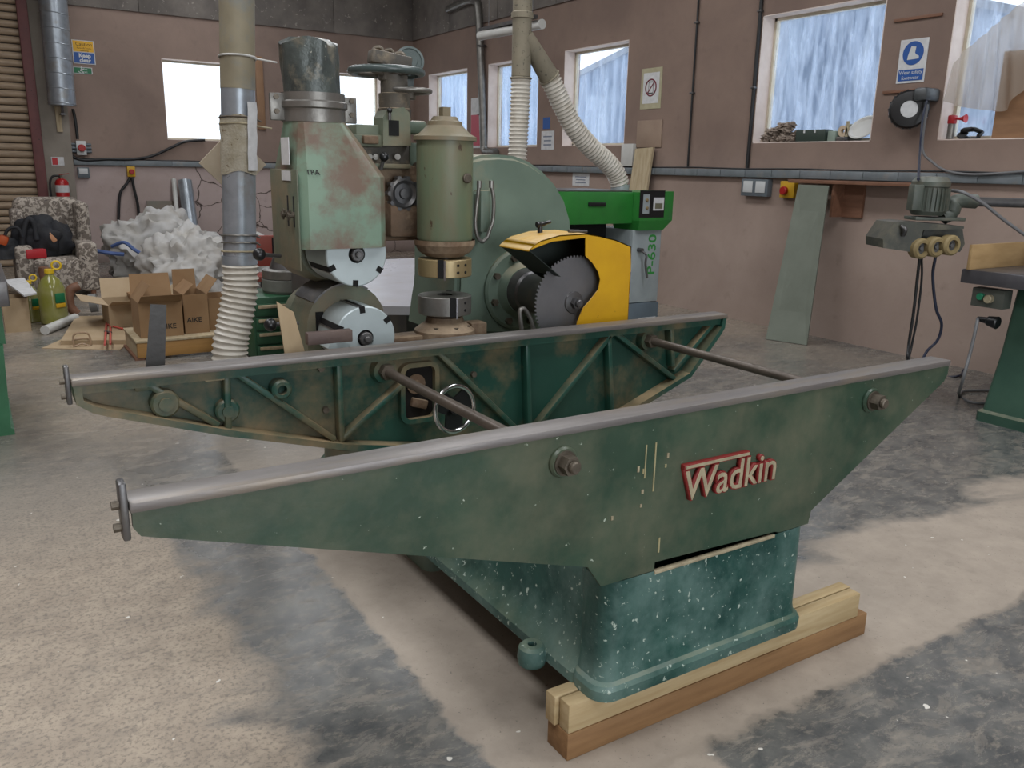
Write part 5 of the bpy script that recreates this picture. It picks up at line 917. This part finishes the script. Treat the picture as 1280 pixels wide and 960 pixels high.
b = NB(); p = PY(56, 345, 10.3); lathe(b, [(0, -.42), (.045, -.42), (.05, -.2), (.042, -.06), (.06, 0), (.055, .05), (.03, .06), (0, .05)], p+V(0, 0, .04), (.1, .0, 1), 18); tag(mk('wooden_post', b, M_brown), 'brown turned wooden post in front of the armchair', 'post')
# ---------------------------------------------------------------- white bulk bags and clutter behind
M_bag = mat('white_woven_bag', '#b9b9b8', '#a7a39c', 5, .8, bump=.35, bscale=9); M_strap = flat('blue_strap', '#51679a', .7); M_card = mat('brown_cardboard', '#957857', '#87694a', 4, .85, bump=.05); M_card2 = mat('light_cardboard', '#a99579', '#9c8769', 4, .85, bump=.05)
b = NB(); blob(b, V(2.02, 11.9, .34), (.70, .52, .56), 3, .28, 3.2, 5, 0, False, .16); w1 = thing('bulk_bag', 'large slumped white bulk bag with blue straps behind the armchair', 'bag', (2.0, 11.9, 0)); mk('body', b, M_bag, w1, 70)
part('strap', M_strap, w1, (tube, cat([PY(118, 313, 11.28), PY(135, 316, 11.2), PY(155, 318, 11.2)], 6), .025, 6)); part('strap', M_strap, w1, (tube, cat([PY(140, 308, 11.25), PY(155, 303, 11.1), PY(168, 312, 11.05), PY(185, 322, 10.9)], 6), .022, 6))
b = NB(); blob(b, V(2.05, 10.35, .24), (.55, .47, .52), 8, .28, 3.2, 5, 0, False, .16); w2 = thing('bulk_bag', 'crumpled white bulk bag with a rolled neck in front of the other bag', 'bag', (2.2, 10.35, 0)); mk('body', b, M_bag, w2, 70); part('neck', M_bag, w2, (torus, PY(222, 302, 10.35), (.3, -1, .6), .08, .045, 24, 10))
elb = thing('plastic_elbow', 'large white plastic pipe elbow lying behind the cardboard boxes', 'pipe', (3.0, 11.5, 0)); part('elbow', M_white, elb, (tube, cat([V(2.82, 11.5, .42), V(2.95, 11.5, .44), V(3.15, 11.45, .40), V(3.3, 11.35, .22), V(3.33, 11.3, .03)], 8), .20, 22))
dol = thing('platform_dolly', 'grey-topped platform dolly with black castors on the floor', 'dolly', (3.0, 10.2, 0)); p = PZ(262, 372, 0)
part('deck', mat('grey_deck', '#8b8782', None, 5, .6), dol, (box, 2.72, 3.5, 9.75, 10.5, .16, .20, {'bev': .006})); part('rim', M_black, dol, (box, 2.72, 3.5, 9.73, 9.75, .10, .185))
for x in (2.82, 3.4):
    for y in (9.85, 10.4): part('castor', M_black, dol, (cyl, (x-.02, y, .05), (x+.02, y, .05), .05, None, 16), (box, x-.015, x+.015, y-.015, y+.015, .05, .16))
# ---------------------------------------------------------------- cardboard boxes on a timber base
tbx = thing('timber_plinth', 'long flat timber case lying under the cardboard boxes', 'timber', (1.3, 7.1, 0)); xp0, xp1 = PY(172, 440, 6.85).x, PY(275, 440, 6.85).x+.35; part('front_board', M_oldpine if False else mat('orange_pine', '#a67c44', '#96703c', 3, .6, stretch=(1.2, 10, 10)), tbx, (box, xp0, xp1, 6.85, 6.89, .02, PY(200, 427, 6.85).z, {'bev': .003})); part('top_board', M_palewood, tbx, (box, xp0-.01, xp1, 6.84, 7.45, PY(200, 427, 6.85).z+.0005, PY(200, 427, 6.85).z+.02, {'bev': .002})); part('runner', M_brown, tbx, (box, xp0-.02, xp0+.05, 6.86, 7.45, 0, .019)); part('end_board', M_palewood, tbx, (box, xp0, xp0+.02, 6.90, 7.45, .02, PY(200, 427, 6.85).z))
zpl = PY(200, 427, 6.85).z+.0205
def carton(name, lab, x0, x1, y0, y1, z0, z1, m_, flaps, txt=None, par=None):
    t = thing(name, lab, 'box', ((x0+x1)/2, (y0+y1)/2, z0)); th = .006
    for nm, a in (('front_panel', (x0, x1, y0, y0+th)), ('back_panel', (x0, x1, y1-th, y1)), ('side_panel', (x0, x0+th, y0+th, y1-th)), ('side_panel', (x1-th, x1, y0+th, y1-th))): part(nm, m_, t, (box, *a, z0, z1))
    part('bottom_panel', m_, t, (box, x0+th, x1-th, y0+th, y1-th, z0, z0+th))
    for (ex, ey, ang, L) in flaps:   # flap hinged on a top edge: ex/ey = -1, 0, 1
        c = V((x0+x1)/2+ex*(x1-x0)/2, (y0+y1)/2+ey*(y1-y0)/2, z1); w_ = (x1-x0) if ey else (y1-y0); out_ = V(ex, ey, 0)
        d = out_*math.cos(ang)+V(0, 0, 1)*math.sin(ang); s = V(0, 0, 1).cross(out_); n_ = d.cross(s)*.003
        loft_pts = [c-s*w_*.49, c+s*w_*.49, c+s*w_*.47+d*L, c-s*w_*.47+d*L]; bm = NB(); prism(bm, loft_pts, n_); mk('flap', bm, m_, t)
    for (s, x, z) in txt or []: text('lettering', s, .055, (x, y0-.0006, z), (1, 0, 0), (0, .0, 1), M_ink, t, .0005, offset=.001)
    return t
xA = PY(172, 400, 6.95).x; xm_ = PY(228, 400, 6.95).x; xB = PY(262, 400, 6.95).x
carton('cardboard_box', 'open cardboard box printed AIKE with drooping front flap on the plinth', xA+.01, xm_, 6.93, 7.3, zpl, PY(205, 377, 6.93).z, M_card, ((0, -1, .5, .14), (0, 1, 1.3, .18), (-1, 0, 2.2, .16)), [('AIKE', PY(211, 408, 6.93).x, PY(211, 408, 6.93).z)])
carton('cardboard_box', 'narrower open cardboard box printed AIKE next to the plain box', xm_+.02, xB, 6.97, 7.36, zpl, PY(245, 368, 6.97).z, M_card, ((0, 1, 1.45, .16), (1, 0, .9, .14), (-1, 0, 2.4, .12)), [('AIKE', PY(243, 400, 6.97).x, PY(243, 400, 6.97).z)])
carton('cardboard_box', 'plain cardboard box half hidden behind the ribbed hose', xB+.02, xB+.38, 7.05, 7.40, zpl, zpl+.26, M_card, (), None)
# flat cardboard sheets, wooden frame pieces
def slab(name, lab, cat_, pts, th, m_, z=.0): b = NB(); prism(b, [V(p.x, p.y, z) for p in pts], (0, 0, th)); return tag(mk(name, b, m_), lab, cat_)
slab('cardboard_sheet', 'thin flattened cardboard lying on the floor', 'cardboard', [PZ(52, 436), PZ(150, 438), PZ(168, 424), PZ(90, 419)], .006, M_card2)
slab('cardboard_sheet', 'thicker cardboard sheet with red pliers on it', 'cardboard', [PZ(76, 429, .02), PZ(171, 428, .02), PZ(175, 396, .02), PZ(95, 398, .02)], .035, M_card2, .0065)
pr_ = thing('pliers', 'red-handled pliers lying on the cardboard sheet', 'pliers', V(*PZ(135, 425, .045))); 
for p, q_ in (((131, 431), (133, 404)), ((138, 430), (138, 405)), ((133, 406), (160, 404)), ((137, 407), (154, 411))): part('handle', flat('pink_red_grip', '#c0574c', .5) if p[0] == 131 else bpy.data.materials['pink_red_grip'], pr_, (tube, [PZ(*p, .052), PZ(*q_, .052)], .009, 8))
part('jaw', M_steel, pr_, (obox, PZ(135, 415, .055), (.03, .10, .014), (0, 0, .3), .004))
gg = thing('safety_goggles', 'clear safety goggles on the cardboard sheet', 'goggles', V(*PZ(103, 432, .0))); M_gog = mat('amber_clear_plastic', '#a78f74', '#97806a', 8, .2); pg_ = PZ(103, 434, .0); part('lens', M_gog, gg, (tube, cat([pg_+V(-.06, 0, .01), pg_+V(-.06, 0, .09), pg_+V(-.03, -.01, .12), pg_+V(.03, -.01, .12), pg_+V(.06, 0, .09), pg_+V(.06, 0, .01), pg_+V(0, 0, .03), pg_+V(-.06, 0, .01)], 5), .008, 6)); part('strap', M_gog, gg, (tube, cat([pg_+V(-.06, 0, .05), pg_+V(-.05, .10, .05), pg_+V(.05, .10, .05), pg_+V(.06, 0, .05)], 5), .007, 6))
carton('cardboard_box', 'low opened cardboard box with flaps out behind the sheets', .92, 1.42, 8.15, 8.65, .042, .24, M_card2, ((0, -1, .3, .2), (-1, 0, .25, .22), (0, 1, 1.0, .2), (1, 0, .6, .2)), None)
b = NB(); p = PZ(155, 375, .30); box(b, 1.15, 1.24, 8.10, 8.70, .2405, .28, .004, None); ws = tag(mk('timber_batten', b, M_oldpine), 'loose brown batten lying across the opened cardboard box', 'timber')
b = NB(); pz = V(1.195, 8.30, .2805); prism(b, [pz+V(-.07, 0, 0), pz+V(.07, 0, 0), pz+V(.05, 0, .10), pz+V(0, 0, .17), pz+V(-.03, 0, .16), pz+V(-.05, 0, .06)], (0, .025, 0)); tag(mk('plane_handle', b, M_brown), 'small carved wooden handle standing on the batten', 'handle')
# carton, oil bottles, rolls
carton('small_carton', 'tan carton with printed oval beside the oil bottles', PY(5, 400, 8.5).x, PY(38, 400, 8.5).x, 8.5, 8.78, 0, PY(20, 373, 8.5).z, M_card2, ((1, 0, 1.2, .1),), None)
oc_ = PY(28, 413, 8.498); oc_.z = .1
def bottle(x, y, lab, s=1.0):
    t = thing('oil_bottle', lab, 'bottle', (x, y, 0)); k = NT('oil_plastic_%d' % int(x*100)); k.b.inputs['Base Color'].default_value = lin('#a9a860'); k.b.inputs['Roughness'].default_value = .15; k.b.inputs['Transmission Weight'].default_value = .35; k.link(k.ramp(k.noise(k.pos(False), 6), [(.3, lin('#8d8f3a')), (.7, lin('#a9a673'))]), k.b.inputs['Base Color'])
    pr = [(0, 0), (.085, 0), (.095, .012)] + [(.095-.003*(i % 2), .03+.022*i) for i in range(10)] + [(.09, .27), (.062, .33), (.03, .36), (.026, .375), (0, .375)]
    part('body', k.m, t, (lathe, [(r*s, h*s) for r, h in pr], (x, y, 0), (0, 0, 1), 28)); part('cap', flat('yellow_cap', '#d8b521', .4), t, (cyl, (x, y, .372*s), (x, y, .405*s), .034*s, None, 18, .004)); part('handle', bpy.data.materials['yellow_cap'], t, (torus, (x+.05*s, y, .43*s), (0, 1, 0), .03*s, .008*s, 20, 8))
    part('label', M_sgreen, t, (obox, (x+.045*s, y-.088*s, .20*s), (.07*s, .012, .07*s), (0, 0, .45), .002)); part('label_band', M_yel, t, (obox, (x+.045*s, y-.088*s, .145*s), (.07*s, .012, .03*s), (0, 0, .45), .002))
bottle(PZ(69, 404).x, PZ(69, 404).y, 'tall clear bottle of yellow oil with yellow cap', 1.25); bottle(PZ(50, 406).x-.05, PZ(50, 406).y+.22, 'shorter oil bottle half hidden behind the papers and carton', .95)
b = NB(); cyl(b, V(*PZ(56, 413, .04)), V(*PZ(94, 397, .04)), .04, None, 20); tag(mk('paper_roll', b, M_white), 'white rolled paper tube lying on the floor', 'roll')
b = NB(); q0 = [PZ(4, 352, .38), PZ(30, 349, .40), PZ(46, 368, .36), PZ(30, 371, .36)]; prism(b, [p+V(0, 0, 0) for p in q0], (0, 0, .015)); tag(mk('paper_sheaf', b, M_paper), 'white sheaf of papers draped over the carton', 'papers')
b = NB(); p = PZ(95, 402, 0); lathe(b, [(.05, .0), (.09, 0), (.09, .07), (.05, .07), (.05, 0)], V(p.x+.16, p.y+.3, .12), (1, -.2, .1), 28); tag(mk('cable_drum', b, mat('grey_drum', '#7d7d7b', None, 6, .5)), 'grey and black drum on its side by the armchair', 'drum')
b = NB(); p = PZ(96, 396, 0); tube(b, cat([p+V(0, 0, .03), p+V(-.05, 0, .12), p+V(-.03, 0, .26), p+V(.05, 0, .30)], 6), .045, 12); tag(mk('bent_stick', b, M_brown), 'curved brown wooden stick standing by the drum', 'stick')
# ---------------------------------------------------------------- tool chest, grey drum and stool left of the cutter heads
tc = thing('tool_chest', 'green metal tool chest with drawers behind the plywood shield', 'tool chest', (2.0, 6.3, 0)); x0, x1 = PY(318, 400, 6.1).x, PY(372, 400, 6.1).x+.25; zc_ = PY(340, 372, 6.1).z; M_tgreen = mat('tool_green', '#245236', '#1f4730', 6, .5)
part('body', M_tgreen, tc, (box, x0, x1, 6.12, 6.6, .08, zc_, {'bev': .006}))
for i in range(4): za = .10+(zc_-.13)*i/4; dr_ = part('drawer', M_tgreen, tc, (box, x0+.015, x1-.015, 6.10, 6.119, za, za+(zc_-.13)/4-.015, {'bev': .003})); part('pull', M_palewood, dr_, (box, x0+.03, x1-.03, 6.085, 6.10, za+(zc_-.13)/4-.045, za+(zc_-.13)/4-.022, {'bev': .003}))
for x in (x0+.06, x1-.06):
    for y in (6.2, 6.52): part('castor', M_black, tc, (cyl, (x-.015, y, .04), (x+.015, y, .04), .04, None, 14), (box, x-.012, x+.012, y-.012, y+.012, .04, .08))
gv = thing('grey_vacuum', 'grey metal drum with clamped lid standing on the tool chest', 'vacuum', (x0+.3, 6.35, zc_)); xg = PY(382, 350, 6.35).x; part('drum', mat('grey_drum_paint', '#767872', '#686a64', 6, .5), gv, (lathe, [(0, zc_), (.20, zc_), (.21, zc_+.02), (.21, zc_+.10), (.19, zc_+.11), (0, zc_+.11)], (xg-.12, 6.36, 0), (0, 0, 1), 36)); part('lid_ring', M_alu, gv, (lathe, [(.19, zc_+.11), (.205, zc_+.11), (.205, zc_+.17), (.18, zc_+.18), (0, zc_+.18)], (xg-.12, 6.36, 0), (0, 0, 1), 36)); part('top', M_dsteel, gv, (lathe, [(.15, zc_+.18), (.12, zc_+.26), (0, zc_+.27)], (xg-.12, 6.36, 0), (0, 0, 1), 28))
st = thing('folding_stool', 'red-seated stool with black tubular frame behind the extraction pipe', 'stool', (x0, 7.3, 0)); sx0, sx1 = PY(320, 350, 7.2).x, PY(348, 350, 7.2).x; zs0 = PY(330, 345, 7.2).z
part('seat', flat('dull_red_vinyl', '#7d3b30', .6), st, (box, sx0-.05, sx1+.1, 7.2, 7.5, zs0-.05, zs0+.0, {'bev': .01})); part('backrest', bpy.data.materials['dull_red_vinyl'], st, (box, sx0, sx1+.1, 7.46, 7.5, zs0+.05, zs0+.32, {'bev': .01}))
for x in (sx0, sx1+.05):
    for y in (7.24, 7.46): part('leg', M_black, st, (cyl, (x, y, 0), (x, y, zs0+.3 if y > 7.4 else zs0-.05), .014, None, 10))
# ---------------------------------------------------------------- pale machine table behind the heads
wt = thing('panel_table', 'wide pale machine table behind the scribing cutters', 'table', (2.6, 5.2, 0)); M_pt = mat('pale_melamine_board', '#b4b5bd', '#a3a2a6', 3, .3, dust='#a39a92', dust_t=(.55, .8), bump=.03)
e0 = PZ(489, 384, .8); part('top', M_pt, wt, (loft, [[V(e0.x-.02, e0.y+.05, zz_), V(e0.x+.10, e0.y-.02, zz_), V(3.3, e0.y-.02, zz_), V(3.3, 6.0, zz_), V(1.95, 6.0, zz_), V(1.95, 4.9, zz_)] for zz_ in (.755, .80)])); part('understructure', M_dsteel, wt, (box, e0.x+.12, 3.2, e0.y+.08, 5.9, .0, .755, {'bev': .01}))
# ---------------------------------------------------------------- green machine cut by the left edge of the frame
lm = thing('green_machine', 'green machine with grey steel table end at the edge beside the small carton', 'machine', (-.4, 5.6, 0)); M_lg = mat('mid_green_enamel', '#2c6a45', '#265c3c', 5, .45, spots='#1d4530', spot_t=.72)
xg2 = PZ(18, 546).x; part('cabinet', M_lg, lm, (loft, [[V(-.9, 5.25, z), V(xx, 5.25, z), V(xx, 6.0, z), V(-.9, 6.0, z)] for z, xx in ((0, xg2+.005), (.03, xg2+.005), (.04, xg2-.01), (PY(6, 432, 5.25).z, PY(4, 432, 5.25).x))])); part('table_end', M_steel, lm, (box, -.9, PY(10, 365, 5.25).x, 5.15, 6.1, PY(8, 380, 5.25).z, PY(8, 349, 5.25).z, {'bev': .006})); part('table_stem', M_lg, lm, (box, -.9, PY(-1, 365, 5.25).x, 5.3, 5.9, PY(6, 432, 5.25).z, PY(8, 380, 5.25).z))
# ---------------------------------------------------------------- groups for repeated things
for o in COL.objects:
    if o.parent is None and 'category' in o:
        g_ = {'cardboard_box': 'cardboard boxes behind the machine', 'cardboard_sheet': 'cardboard sheets on the floor', 'feeder_cable': 'cables of the power feeder', 'wall_cable': 'black cables on the cracked wall', 'oil_bottle': 'oil bottles by the carton', 'bulk_bag': 'white bulk bags', 'paper_notice': 'paper notices on the window wall', 'wall_batten': 'thin wall battens', 'conduit': 'black conduits on the window wall', 'cable_trunking': 'wall cable trunking', 'socket_outlet': 'double sockets', 'isolator_switch': 'yellow isolators'}.get(o.name.split('.')[0])
        if g_ and 'group' not in o: o['group'] = g_
